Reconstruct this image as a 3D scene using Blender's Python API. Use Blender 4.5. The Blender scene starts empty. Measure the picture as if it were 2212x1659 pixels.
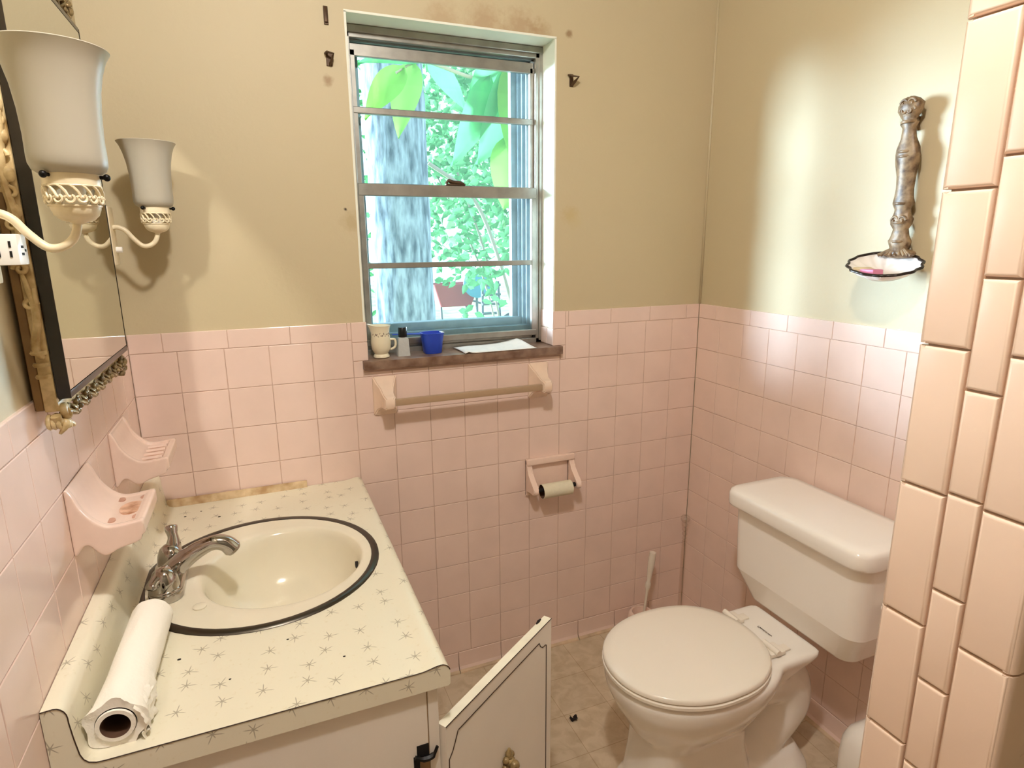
import bpy, bmesh, math, random
from mathutils import Vector, Matrix, noise
R = random.Random(7)
PI = math.pi
sc = bpy.context.scene
COL = sc.collection
sc.view_settings.view_transform = 'Standard'
sc.view_settings.look = 'None'
sc.view_settings.exposure = -0.04
sc.view_settings.gamma = 1.0
sc.view_settings.use_curve_mapping = False

# ------------------------------------------------------------------ materials
def lin(c):
    return tuple(((v / 12.92) if v <= .04045 else ((v + .055) / 1.055) ** 2.4) for v in c)

def mat(name, col, rough=.5, metal=0., var=.0, vscale=8., bump=0., bscale=60., spec=.5, col2=None, coat=0., trans=0., ior=1.45, sss=0.):
    m = bpy.data.materials.new(name); m.use_nodes = True
    nt = m.node_tree; b = nt.nodes['Principled BSDF']
    c = lin(col)
    b.inputs['Base Color'].default_value = (*c, 1)
    b.inputs['Roughness'].default_value = rough
    b.inputs['Metallic'].default_value = metal
    b.inputs['Specular IOR Level'].default_value = spec
    b.inputs['Coat Weight'].default_value = coat
    b.inputs['Transmission Weight'].default_value = trans
    b.inputs['IOR'].default_value = ior
    if sss:
        b.inputs['Subsurface Weight'].default_value = sss
        b.inputs['Subsurface Radius'].default_value = (.01, .008, .006)
    if var or bump or col2:
        tc = nt.nodes.new('ShaderNodeTexCoord')
    if var or col2:
        n = nt.nodes.new('ShaderNodeTexNoise'); n.inputs['Scale'].default_value = vscale; n.inputs['Detail'].default_value = 5
        nt.links.new(tc.outputs['Object'], n.inputs['Vector'])
        mx = nt.nodes.new('ShaderNodeMix'); mx.data_type = 'RGBA'
        c2 = lin(col2) if col2 else tuple(max(0, v * (1 - var)) for v in c)
        mx.inputs[6].default_value = (*c, 1); mx.inputs[7].default_value = (*c2, 1)
        rp = nt.nodes.new('ShaderNodeValToRGB'); rp.color_ramp.elements[0].position = .38; rp.color_ramp.elements[1].position = .68
        nt.links.new(n.outputs['Fac'], rp.inputs['Fac']); nt.links.new(rp.outputs['Color'], mx.inputs[0])
        nt.links.new(mx.outputs[2], b.inputs['Base Color'])
    if bump:
        n2 = nt.nodes.new('ShaderNodeTexNoise'); n2.inputs['Scale'].default_value = bscale; n2.inputs['Detail'].default_value = 4
        nt.links.new(tc.outputs['Object'], n2.inputs['Vector'])
        bp = nt.nodes.new('ShaderNodeBump'); bp.inputs['Strength'].default_value = bump; bp.inputs['Distance'].default_value = .004
        nt.links.new(n2.outputs['Fac'], bp.inputs['Height']); nt.links.new(bp.outputs['Normal'], b.inputs['Normal'])
    return m

M = {}
M['tile'] = mat('pink_tile', (.885, .785, .735), .13, var=.06, vscale=9, spec=.5)
M['ptile'] = mat('pink_partition_tile', (.89, .79, .715), .26, var=.04, vscale=9)
M['grout'] = mat('grout', (.77, .65, .58), .8, var=.25, vscale=14)
M['pgrout'] = mat('grout_brown', (.66, .53, .43), .8, var=.2, vscale=14)
M['capgrout'] = mat('caulk', (.82, .72, .6), .7, var=.3, vscale=20)
M['white'] = mat('vitreous_china', (.925, .905, .875), .07, spec=.55)
M['seat'] = mat('seat_plastic', (.915, .885, .835), .22)
M['basin'] = mat('basin_enamel', (.90, .87, .785), .14, var=.04, vscale=12)
M['chrome'] = mat('chrome', (.72, .70, .68), .09, metal=1)
M['steel'] = mat('steel_ring', (.34, .32, .29), .32, metal=1)
M['alu'] = mat('aluminium', (.64, .625, .59), .38, metal=.75, var=.2, vscale=25)
M['alu_out'] = mat('aluminium_storm', (.53, .60, .63), .45, metal=.4, var=.2, vscale=25)
M['cabinet'] = mat('cabinet_laminate', (.90, .87, .825), .4, var=.05, vscale=5)
M['cabwhite'] = mat('cabinet_edge', (.93, .90, .82), .5, var=.08, vscale=30)
M['line'] = mat('dark_line', (.2, .12, .07), .6)
M['dark'] = mat('dark_gap', (.06, .035, .025), .8)
M['cream'] = mat('cream_metal', (.93, .87, .74), .35, var=.12, vscale=60)
M['antique'] = mat('antique_cream', (.88, .79, .60), .32, col2=(.60, .47, .27), vscale=38)
M['antique_gold'] = mat('antique_gold', (.64, .55, .38), .3, col2=(.36, .28, .17), vscale=55, metal=.25)
M['frameside'] = mat('frame_side', (.58, .45, .29), .5, var=.3, vscale=25)
M['blackstrip'] = mat('black_strip', (.17, .14, .105), .2, var=.3, vscale=30)
M['mirror'] = mat('mirror_glass', (.86, .86, .82), .0, metal=1)
M['frost'] = mat('frosted_glass', (.865, .84, .75), .35, sss=.0, spec=.4)
M['bronze'] = mat('aged_brass', (.54, .44, .32), .45, metal=.05, col2=(.32, .23, .15), vscale=70)
M['porcelain'] = mat('porcelain', (.93, .90, .88), .12)
M['rim'] = mat('dark_rim', (.16, .12, .10), .3, metal=.4)
M['soap'] = mat('pink_soap', (.80, .47, .60), .5)
M['residue'] = mat('dried_soap', (.87, .80, .66), .7, var=.2, vscale=60)
M['ceramic_pink'] = mat('pink_fixture', (.905, .80, .74), .15, var=.05, vscale=30)
M['ceramic_pink2'] = mat('pink_bracket', (.90, .80, .72), .17, var=.05, vscale=30)
M['bar'] = mat('towel_bar_plastic', (.74, .63, .51), .3, trans=.25, ior=1.3)
M['paper'] = mat('tissue', (.955, .935, .89), .95, bump=.25, bscale=220)
M['card'] = mat('cardboard_tube', (.845, .815, .72), .85, var=.05, vscale=80)
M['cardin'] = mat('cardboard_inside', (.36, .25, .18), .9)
M['stripwood'] = mat('stained_strip', (.84, .75, .60), .6, col2=(.66, .53, .37), vscale=26)
M['marble'] = mat('brown_marble', (.55, .45, .38), .35, col2=(.39, .28, .22), vscale=24, bump=.1)
M['brown'] = mat('brown_metal', (.33, .24, .16), .5, metal=.4, var=.4, vscale=60)
M['blue'] = mat('blue_plastic', (.16, .28, .72), .3)
M['black'] = mat('black_plastic', (.035, .035, .04), .35)
M['pitcher'] = mat('cream_china', (.87, .83, .72), .2)
M['pattern'] = mat('faded_print', (.55, .47, .42), .4)
M['sheet'] = mat('printed_paper', (.90, .885, .86), .8, var=.06, vscale=60)
M['whiteplastic'] = mat('white_plastic', (.95, .94, .92), .35)
M['leafdebris'] = mat('dead_leaf', (.10, .055, .04), .8)
M['screw'] = mat('screw_black', (.06, .05, .045), .4, metal=.5)
M['plaster'] = mat('window_reveal_paint', (.90, .905, .85), .6, var=.05, vscale=10)
M['ceil'] = mat('ceiling_paint', (.66, .63, .57), .8)
M['front'] = mat('far_wall_paint', (.55, .52, .46), .8)
M['print'] = mat('printed_mark', (.28, .22, .18), .5)
M['bark'] = mat('bark', (.60, .66, .69), .9, col2=(.28, .34, .38), vscale=16, bump=1.0, bscale=30)
nt_ = M['bark'].node_tree
for nd in [n for n in nt_.nodes if n.type == 'TEX_NOISE']:
    mp = nt_.nodes.new('ShaderNodeMapping'); mp.inputs['Scale'].default_value = (1.6, 1.6, .38)
    lk = nd.inputs['Vector'].links[0]; src = lk.from_socket; nt_.links.remove(lk); nt_.links.new(src, mp.inputs['Vector']); nt_.links.new(mp.outputs[0], nd.inputs['Vector'])
M['leaf'] = mat('leaf', (.36, .60, .24), .5, col2=(.25, .48, .22), vscale=5)
M['leafl'] = mat('leaf_light', (.48, .72, .34), .5, col2=(.36, .60, .30), vscale=5)
M['bush'] = mat('bush_leaf', (.34, .56, .28), .6, col2=(.55, .75, .45), vscale=6)
M['twig'] = mat('twig', (.62, .60, .52), .8)
M['grass'] = mat('lawn', (.74, .80, .62), .9, col2=(.55, .66, .42), vscale=3)
M['red'] = mat('faded_red_paint', (.72, .33, .33), .5)
M['skyblue'] = mat('pale_blue_paint', (.42, .66, .78), .5)
M['grey'] = mat('grey_metal', (.45, .48, .5), .5, metal=.3)
M['tire'] = mat('tire_rubber', (.30, .31, .33), .8)

def paint_mat():
    m = mat('wall_paint', (.79, .735, .585), .55, bump=.08, bscale=90)
    nt = m.node_tree; b = nt.nodes['Principled BSDF']
    geo = nt.nodes.new('ShaderNodeNewGeometry')
    n = nt.nodes.new('ShaderNodeTexNoise'); n.inputs['Scale'].default_value = 2.2; n.inputs['Detail'].default_value = 4
    nt.links.new(geo.outputs['Position'], n.inputs['Vector'])
    base = nt.nodes.new('ShaderNodeMix'); base.data_type = 'RGBA'
    base.inputs[6].default_value = (*lin((.765, .71, .585)), 1); base.inputs[7].default_value = (*lin((.745, .69, .56)), 1)
    nt.links.new(n.outputs['Fac'], base.inputs[0])
    cur = base.outputs[2]
    # stains with a shape of their own: (centre, radius, colour, strength)
    st = [((.524, .006, 1.822), .016, (.55, .42, .28), .7), ((1.222, .006, 1.50), .03, (.72, .64, .46), .6), ((.56, .006, 1.475), .03, (.66, .58, .42), .5),
          ((1.212, .006, 2.004), .014, (.5, .36, .22), .7), ((.83, .006, 2.0), .05, (.6, .45, .30), .35), ((.95, .006, 2.0), .06, (.6, .44, .30), .4), ((1.06, .006, 2.0), .06, (.58, .42, .28), .4), ((1.12, .006, 1.998), .04, (.58, .44, .28), .4),
          ((.5465, .006, 1.507), .005, (.2, .12, .08), 1), ((1.24, .006, 1.48), .028, (.74, .68, .52), .5)]
    nn = nt.nodes.new('ShaderNodeTexNoise'); nn.inputs['Scale'].default_value = 70; nn.inputs['Detail'].default_value = 3
    nt.links.new(geo.outputs['Position'], nn.inputs['Vector'])
    for (p, r, c, s) in st:
        d = nt.nodes.new('ShaderNodeVectorMath'); d.operation = 'DISTANCE'; d.inputs[1].default_value = p
        nt.links.new(geo.outputs['Position'], d.inputs[0])
        a = nt.nodes.new('ShaderNodeMath'); a.operation = 'MULTIPLY_ADD'; a.inputs[1].default_value = r * 1.2; 
        nt.links.new(nn.outputs['Fac'], a.inputs[0]); nt.links.new(d.outputs['Value'], a.inputs[2])
        mr = nt.nodes.new('ShaderNodeMapRange'); mr.inputs[1].default_value = r * .9; mr.inputs[2].default_value = r * 1.7; mr.inputs[3].default_value = s; mr.inputs[4].default_value = 0
        nt.links.new(a.outputs[0], mr.inputs[0])
        mx = nt.nodes.new('ShaderNodeMix'); mx.data_type = 'RGBA'; mx.inputs[7].default_value = (*lin(c), 1)
        nt.links.new(mr.outputs[0], mx.inputs[0]); nt.links.new(cur, mx.inputs[6]); cur = mx.outputs[2]
    nt.links.new(cur, b.inputs['Base Color'])
    return m
M['paint'] = paint_mat()

def star_mat():
    m = mat('starburst_laminate', (.92, .89, .785), .28)
    nt = m.node_tree; b = nt.nodes['Principled BSDF']; N = nt.nodes.new; L = nt.links.new
    geo = N('ShaderNodeNewGeometry')
    sep = N('ShaderNodeSeparateXYZ'); L(geo.outputs['Position'], sep.inputs[0])
    add = N('ShaderNodeMath'); add.operation = 'MULTIPLY_ADD'; add.inputs[1].default_value = -.7; L(sep.outputs['Z'], add.inputs[0]); L(sep.outputs['X'], add.inputs[2])
    cmb = N('ShaderNodeCombineXYZ'); L(add.outputs[0], cmb.inputs[0])
    ysub = N('ShaderNodeMath'); ysub.operation = 'MULTIPLY_ADD'; ysub.inputs[1].default_value = .7; L(sep.outputs['Z'], ysub.inputs[0]); L(sep.outputs['Y'], ysub.inputs[2]); L(ysub.outputs[0], cmb.inputs[1])
    sn = N('ShaderNodeSeparateXYZ'); L(geo.outputs['True Normal'], sn.inputs[0])
    ab = N('ShaderNodeMath'); ab.operation = 'ABSOLUTE'; L(sn.outputs['Y'], ab.inputs[0])
    stp = N('ShaderNodeMath'); stp.operation = 'GREATER_THAN'; stp.inputs[1].default_value = .5; L(ab.outputs[0], stp.inputs[0])
    cm2 = N('ShaderNodeCombineXYZ'); L(sep.outputs['X'], cm2.inputs[0]); L(sep.outputs['Z'], cm2.inputs[1])
    pick = N('ShaderNodeMix'); pick.data_type = 'VECTOR'; L(stp.outputs[0], pick.inputs[0]); L(cmb.outputs[0], pick.inputs[4]); L(cm2.outputs[0], pick.inputs[5])
    S = 18.
    scv = N('ShaderNodeVectorMath'); scv.operation = 'SCALE'; scv.inputs['Scale'].default_value = S; L(pick.outputs[1], scv.inputs[0])
    vo = N('ShaderNodeTexVoronoi'); vo.voronoi_dimensions = '2D'; vo.inputs['Scale'].default_value = 1.; vo.inputs['Randomness'].default_value = .55
    L(scv.outputs[0], vo.inputs['Vector'])
    rel = N('ShaderNodeVectorMath'); rel.operation = 'SUBTRACT'; L(scv.outputs[0], rel.inputs[0]); L(vo.outputs['Position'], rel.inputs[1])
    s2 = N('ShaderNodeSeparateXYZ'); L(rel.outputs[0], s2.inputs[0])
    at = N('ShaderNodeMath'); at.operation = 'ARCTAN2'; L(s2.outputs['Y'], at.inputs[0]); L(s2.outputs['X'], at.inputs[1])
    sc2 = N('ShaderNodeSeparateColor'); L(vo.outputs['Color'], sc2.inputs[0])
    rot = N('ShaderNodeMath'); rot.operation = 'MULTIPLY_ADD'; rot.inputs[1].default_value = 6.28; L(sc2.outputs[0], rot.inputs[0]); L(at.outputs[0], rot.inputs[2])
    k = N('ShaderNodeMath'); k.operation = 'MULTIPLY'; k.inputs[1].default_value = 7.; L(rot.outputs[0], k.inputs[0])
    cs = N('ShaderNodeMath'); cs.operation = 'COSINE'; L(k.outputs[0], cs.inputs[0])
    # ray length wobble
    k3 = N('ShaderNodeMath'); k3.operation = 'MULTIPLY'; k3.inputs[1].default_value = 3.; L(rot.outputs[0], k3.inputs[0])
    c3 = N('ShaderNodeMath'); c3.operation = 'SINE'; L(k3.outputs[0], c3.inputs[0])
    ln = N('ShaderNodeMath'); ln.operation = 'MULTIPLY_ADD'; ln.inputs[1].default_value = .08; ln.inputs[2].default_value = .22; L(c3.outputs[0], ln.inputs[0])
    dist = N('ShaderNodeVectorMath'); dist.operation = 'LENGTH'; L(rel.outputs[0], dist.inputs[0])
    q = N('ShaderNodeMath'); q.operation = 'DIVIDE'; L(dist.outputs['Value'], q.inputs[0]); L(ln.outputs[0], q.inputs[1])
    # perpendicular distance to the nearest ray ~ r * (1-cos)/..: use r*sqrt(1-cos)
    om = N('ShaderNodeMath'); om.operation = 'SUBTRACT'; om.inputs[0].default_value = 1.; L(cs.outputs[0], om.inputs[1])
    sq = N('ShaderNodeMath'); sq.operation = 'SQRT'; L(om.outputs[0], sq.inputs[0])
    pd = N('ShaderNodeMath'); pd.operation = 'MULTIPLY'; L(sq.outputs[0], pd.inputs[0]); L(dist.outputs['Value'], pd.inputs[1])
    ma = N('ShaderNodeMapRange'); ma.inputs[1].default_value = .028; ma.inputs[2].default_value = .085; ma.inputs[3].default_value = 1; ma.inputs[4].default_value = 0; L(pd.outputs[0], ma.inputs[0])
    mb = N('ShaderNodeMapRange'); mb.inputs[1].default_value = .75; mb.inputs[2].default_value = 1.05; mb.inputs[3].default_value = 1; mb.inputs[4].default_value = 0; L(q.outputs[0], mb.inputs[0])
    mu = N('ShaderNodeMath'); mu.operation = 'MULTIPLY'; L(ma.outputs[0], mu.inputs[0]); L(mb.outputs[0], mu.inputs[1])
    mu2 = N('ShaderNodeMath'); mu2.operation = 'MULTIPLY'; mu2.inputs[1].default_value = .62; L(mu.outputs[0], mu2.inputs[0])
    # fine speckle and wear
    n = N('ShaderNodeTexNoise'); n.inputs['Scale'].default_value = 120; n.inputs['Detail'].default_value = 4; L(geo.outputs['Position'], n.inputs['Vector'])
    r1 = N('ShaderNodeMapRange'); r1.inputs[1].default_value = .62; r1.inputs[2].default_value = .75; r1.inputs[4].default_value = .4; L(n.outputs['Fac'], r1.inputs[0])
    mx0 = N('ShaderNodeMix'); mx0.data_type = 'RGBA'; mx0.inputs[6].default_value = (*lin((.885, .86, .775)), 1); mx0.inputs[7].default_value = (*lin((.82, .77, .63)), 1); L(r1.outputs[0], mx0.inputs[0])
    mx = N('ShaderNodeMix'); mx.data_type = 'RGBA'; mx.inputs[7].default_value = (*lin((.42, .36, .27)), 1); L(mx0.outputs[2], mx.inputs[6]); L(mu2.outputs[0], mx.inputs[0])
    L(mx.outputs[2], b.inputs['Base Color'])
    return m
M['star'] = star_mat()

def floor_mat():
    m = mat('vinyl_floor', (.70, .62, .49), .38)
    nt = m.node_tree; b = nt.nodes['Principled BSDF']; N = nt.nodes.new; L = nt.links.new
    geo = N('ShaderNodeNewGeometry')
    off = N('ShaderNodeVectorMath'); off.operation = 'ADD'; off.inputs[1].default_value = (-1.2075 + .152 * 20, .165 + .152 * 40, 0); L(geo.outputs['Position'], off.inputs[0])
    br = N('ShaderNodeTexBrick'); br.offset = 0; br.inputs['Scale'].default_value = 1.; br.inputs['Mortar Size'].default_value = .0012; br.inputs['Mortar Smooth'].default_value = .3
    br.inputs['Brick Width'].default_value = .152; br.inputs['Row Height'].default_value = .152
    br.inputs['Color1'].default_value = (1, 1, 1, 1); br.inputs['Color2'].default_value = (.93, .93, .93, 1); br.inputs['Mortar'].default_value = (.70, .65, .58, 1)
    L(off.outputs[0], br.inputs['Vector'])
    n = N('ShaderNodeTexNoise'); n.inputs['Scale'].default_value = 24; n.inputs['Detail'].default_value = 6; n.inputs['Distortion'].default_value = .8; L(geo.outputs['Position'], n.inputs['Vector'])
    rp = N('ShaderNodeMapRange'); rp.inputs[1].default_value = .4; rp.inputs[2].default_value = .65; L(n.outputs['Fac'], rp.inputs[0])
    mx = N('ShaderNodeMix'); mx.data_type = 'RGBA'; mx.inputs[6].default_value = (*lin((.79, .725, .625)), 1); mx.inputs[7].default_value = (*lin((.725, .655, .55)), 1); L(rp.outputs[0], mx.inputs[0])
    mu = N('ShaderNodeMix'); mu.data_type = 'RGBA'; mu.blend_type = 'MULTIPLY'; mu.inputs[0].default_value = 1; L(mx.outputs[2], mu.inputs[6]); L(br.outputs['Color'], mu.inputs[7])
    L(mu.outputs[2], b.inputs['Base Color'])
    return m
M['floor'] = floor_mat()

def glass_mat(name, tint, haze, hazecol):
    m = bpy.data.materials.new(name); m.use_nodes = True; nt = m.node_tree; nt.nodes.clear(); N = nt.nodes.new; L = nt.links.new
    out = N('ShaderNodeOutputMaterial'); t = N('ShaderNodeBsdfTransparent'); t.inputs[0].default_value = (*tint, 1)
    tr = N('ShaderNodeBsdfTranslucent'); tr.inputs[0].default_value = (*hazecol, 1)
    g = N('ShaderNodeBsdfGlossy'); g.inputs['Roughness'].default_value = .02
    m1 = N('ShaderNodeMixShader'); m1.inputs[0].default_value = haze; L(t.outputs[0], m1.inputs[1]); L(tr.outputs[0], m1.inputs[2])
    lw = N('ShaderNodeLayerWeight'); pw = N('ShaderNodeMath'); pw.operation = 'POWER'; pw.inputs[1].default_value = 5.; L(lw.outputs['Facing'], pw.inputs[0])
    fr = N('ShaderNodeMath'); fr.operation = 'MULTIPLY_ADD'; fr.inputs[1].default_value = .5; fr.inputs[2].default_value = .02; L(pw.outputs[0], fr.inputs[0])
    m2 = N('ShaderNodeMixShader'); L(fr.outputs[0], m2.inputs[0]); L(m1.outputs[0], m2.inputs[1]); L(g.outputs[0], m2.inputs[2])
    L(m2.outputs[0], out.inputs[0])
    return m
M['pane'] = glass_mat('dusty_window_glass', (.92, .985, .98), .012, (.70, .97, .93))
M['clear'] = glass_mat('clear_acrylic', (.93, .90, .86), .10, (.9, .87, .82))
def clear2(name, tint, k, base_g):
    m = bpy.data.materials.new(name); m.use_nodes = True; nt = m.node_tree; nt.nodes.clear(); N = nt.nodes.new; L = nt.links.new
    out = N('ShaderNodeOutputMaterial'); t = N('ShaderNodeBsdfTransparent'); t.inputs[0].default_value = (*tint, 1)
    g = N('ShaderNodeBsdfGlossy'); g.inputs['Roughness'].default_value = .06
    lw = N('ShaderNodeLayerWeight'); lw.inputs[0].default_value = .35
    mr = N('ShaderNodeMapRange'); mr.inputs[3].default_value = base_g; mr.inputs[4].default_value = k; L(lw.outputs['Facing'], mr.inputs[0])
    a = N('ShaderNodeMixShader'); L(mr.outputs[0], a.inputs[0]); L(t.outputs[0], a.inputs[1]); L(g.outputs[0], a.inputs[2]); L(a.outputs[0], out.inputs[0]); return m
M['clear'] = clear2('clear_acrylic', (.97, .95, .93), .30, .04)
M['shadeglass'] = None
def frosted():
    m = bpy.data.materials.new('frosted_shade_glass'); m.use_nodes = True; nt = m.node_tree; nt.nodes.clear(); N = nt.nodes.new; L = nt.links.new
    out = N('ShaderNodeOutputMaterial'); d = N('ShaderNodeBsdfDiffuse'); d.inputs[0].default_value = (*lin((.83, .80, .73)), 1)
    t = N('ShaderNodeBsdfTranslucent'); t.inputs[0].default_value = (*lin((.84, .81, .74)), 1)
    g = N('ShaderNodeBsdfGlossy'); g.inputs['Roughness'].default_value = .35
    a = N('ShaderNodeMixShader'); a.inputs[0].default_value = .42; L(d.outputs[0], a.inputs[1]); L(t.outputs[0], a.inputs[2])
    fr = N('ShaderNodeFresnel'); fr.inputs[0].default_value = 1.4
    c = N('ShaderNodeMixShader'); L(fr.outputs[0], c.inputs[0]); L(a.outputs[0], c.inputs[1]); L(g.outputs[0], c.inputs[2]); L(c.outputs[0], out.inputs[0])
    return m
M['shadeglass'] = frosted()
def leaf_trans(name, col, k=.5):
    m = bpy.data.materials.new(name); m.use_nodes = True; nt = m.node_tree; nt.nodes.clear(); N = nt.nodes.new; L = nt.links.new
    out = N('ShaderNodeOutputMaterial'); tc = N('ShaderNodeTexCoord')
    n = N('ShaderNodeTexNoise'); n.inputs['Scale'].default_value = 9; L(tc.outputs['Object'], n.inputs['Vector'])
    mx = N('ShaderNodeMix'); mx.data_type = 'RGBA'; mx.inputs[6].default_value = (*lin(col), 1); mx.inputs[7].default_value = (*lin(tuple(v * .8 for v in col)), 1); L(n.outputs['Fac'], mx.inputs[0])
    d = N('ShaderNodeBsdfDiffuse'); t = N('ShaderNodeBsdfTranslucent'); L(mx.outputs[2], d.inputs[0]); L(mx.outputs[2], t.inputs[0])
    a = N('ShaderNodeMixShader'); a.inputs[0].default_value = k; L(d.outputs[0], a.inputs[1]); L(t.outputs[0], a.inputs[2]); L(a.outputs[0], out.inputs[0])
    return m
M['bigleaf'] = leaf_trans('broad_leaf', (.40, .72, .46)); M['bigleaf2'] = leaf_trans('broad_leaf_yellow', (.50, .72, .33))
M['bushleaf'] = leaf_trans('shrub_leaf', (.42, .68, .44))
M['bushleaf2'] = leaf_trans('shrub_leaf_pale', (.62, .80, .58))
def emit(name, col, s):
    m = bpy.data.materials.new(name); m.use_nodes = True; nt = m.node_tree; nt.nodes.clear()
    o = nt.nodes.new('ShaderNodeOutputMaterial'); e = nt.nodes.new('ShaderNodeEmission'); e.inputs[0].default_value = (*col, 1); e.inputs[1].default_value = s
    nt.links.new(e.outputs[0], o.inputs[0]); return m
LAMP = 660.
M['bulb'] = emit('lit_bulb', (1., .968, .945), LAMP)

# ------------------------------------------------------------------ mesh helpers
class MB:
    def __init__(s): s.bm = bmesh.new()
    def face(s, vs, mi=0):
        try:
            f = s.bm.faces.new(vs); f.material_index = mi; return f
        except ValueError: return None
    def box(s, a, b, mi=0, bev=0., seg=2, rot=None, piv=None):
        x0, y0, z0 = a; x1, y1, z1 = b
        v = [s.bm.verts.new(p) for p in ((x0,y0,z0),(x1,y0,z0),(x1,y1,z0),(x0,y1,z0),(x0,y0,z1),(x1,y0,z1),(x1,y1,z1),(x0,y1,z1))]
        fs = [s.face([v[i] for i in q], mi) for q in ((3,2,1,0),(4,5,6,7),(0,1,5,4),(1,2,6,5),(2,3,7,6),(3,0,4,7))]
        if bev:
            es = list({e for f in fs for e in f.edges})
            r = bmesh.ops.bevel(s.bm, geom=es, offset=bev, segments=seg, profile=.6, affect='EDGES')
            for f in r['faces']: f.material_index = mi
        return v
    def loft(s, rings, mi=0, cap0=True, cap1=True, close=True):
        vr = [[s.bm.verts.new(p) for p in r] for r in rings]; n = len(vr[0])
        for a, b in zip(vr, vr[1:]):
            for i in range(n if close else n - 1):
                j = (i + 1) % n; s.face([a[i], a[j], b[j], b[i]], mi)
        if cap0: s.face(list(reversed(vr[0])), mi)
        if cap1: s.face(vr[-1], mi)
        return vr
    def lathe(s, prof, n=32, c=(0,0,0), axis='z', mi=0, cap0=True, cap1=True):
        rings = []
        for (r, h) in prof:
            ring = []
            for i in range(n):
                a = 2 * PI * i / n; p = (r * math.cos(a), r * math.sin(a), h)
                if axis == 'x': p = (h, p[0], p[1])
                elif axis == 'y': p = (p[1], h, p[0])
                ring.append((c[0] + p[0], c[1] + p[1], c[2] + p[2]))
            rings.append(ring)
        return s.loft(rings, mi, cap0, cap1)
    def tube(s, pts, rad, n=12, mi=0, caps=True, flat=1., up=None):
        pts = [Vector(p) for p in pts]
        rr = rad if isinstance(rad, (list, tuple)) else [rad] * len(pts)
        rings = []; prev = None
        for i, p in enumerate(pts):
            t = (pts[min(i + 1, len(pts) - 1)] - pts[max(i - 1, 0)]).normalized()
            if prev is None:
                u = Vector(up) if up else (Vector((0, 0, 1)) if abs(t.z) < .9 else Vector((1, 0, 0)))
            else: u = prev
            u = (u - t * u.dot(t)).normalized(); prev = u; w = t.cross(u)
            rings.append([p + u * (math.cos(2*PI*k/n) * rr[i] * flat) + w * (math.sin(2*PI*k/n) * rr[i]) for k in range(n)])
        return s.loft(rings, mi, caps, caps)
    def sphere(s, c, r, n=16, m=10, mi=0, sx=1, sy=1, sz=1):
        prof = [(max(1e-4, r * math.sin(PI * i / m)), -r * math.cos(PI * i / m)) for i in range(m + 1)]
        rings = [[(c[0] + q * math.cos(2*PI*k/n) * sx, c[1] + q * math.sin(2*PI*k/n) * sy, c[2] + h * sz) for k in range(n)] for q, h in prof]
        return s.loft(rings, mi)
    def torus(s, c, R_, r, n=24, m=8, axis='z', mi=0):
        pts = []
        vr = []
        for i in range(n):
            a = 2*PI*i/n; ring = []
            for k in range(m):
                b = 2*PI*k/m; q = R_ + r * math.cos(b); p = (q * math.cos(a), q * math.sin(a), r * math.sin(b))
                if axis == 'x': p = (p[2], p[0], p[1])
                if axis == 'y': p = (p[0], p[2], p[1])
                ring.append(s.bm.verts.new((c[0]+p[0], c[1]+p[1], c[2]+p[2])))
            vr.append(ring)
        for i in range(n):
            a, b = vr[i], vr[(i+1) % n]
            for k in range(m): s.face([a[k], b[k], b[(k+1) % m], a[(k+1) % m]], mi)
    def prism(s, poly, f0, f1, mi=0, cap=True):
        return s.loft([[f0(*p) for p in poly], [f1(*p) for p in poly]], mi, cap, cap)
    def build(s, name, mats, parent=None, smooth=35, sub=0, tri=False):
        me = bpy.data.meshes.new(name)
        bmesh.ops.recalc_face_normals(s.bm, faces=s.bm.faces)
        s.bm.to_mesh(me); s.bm.free()
        o = bpy.data.objects.new(name, me); COL.objects.link(o)
        for m in (mats if isinstance(mats, (list, tuple)) else [mats]): me.materials.append(m)
        if smooth:
            me.shade_smooth()
            if smooth < 180: me.set_sharp_from_angle(angle=math.radians(smooth))
        if parent is not None:
            o.parent = parent
            o.matrix_parent_inverse = Matrix.Identity(4)
            w = Vector((0, 0, 0)); q = parent
            while q is not None: w += q.location; q = q.parent
            me.transform(Matrix.Translation(-w))
        if sub:
            md = o.modifiers.new('sub', 'SUBSURF'); md.levels = sub; md.render_levels = sub
        return o

def bake(o):
    dg = bpy.context.evaluated_depsgraph_get()
    me = bpy.data.meshes.new_from_object(o.evaluated_get(dg))
    old = o.data; o.modifiers.clear(); o.data = me
    me.name = old.name
    return o

def tag(o, label=None, cat=None, group=None, kind=None):
    if label: o['label'] = label
    if cat: o['category'] = cat
    if group: o['group'] = group
    if kind: o['kind'] = kind
    return o
def thing(name, loc, label, cat, group=None):
    o = bpy.data.objects.new(name, None); COL.objects.link(o); o.location = loc; o.empty_display_size = .05
    return tag(o, label, cat, group)
def copy_tree(o, parent=None):
    c = o.copy(); COL.objects.link(c)
    if parent is not None: c.parent = parent
    for ch in list(o.children): copy_tree(ch, c)
    return c
def bez(p0, p1, p2, p3, n=12):
    p0, p1, p2, p3 = map(Vector, (p0, p1, p2, p3))
    return [p0*(1-t)**3 + p1*3*t*(1-t)**2 + p2*3*t*t*(1-t) + p3*t**3 for t in [i/n for i in range(n+1)]]
def spline(pts, n=8):
    P = [Vector(p) for p in pts]; out = []
    for i in range(len(P)-1):
        a = P[max(i-1,0)]; b = P[i]; c = P[i+1]; d = P[min(i+2, len(P)-1)]
        for k in range(n):
            t = k/n; out.append(.5*((2*b)+(c-a)*t+(2*a-5*b+4*c-d)*t*t+(3*b-a-3*c+d)*t**3))
    out.append(P[-1]); return out
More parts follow.
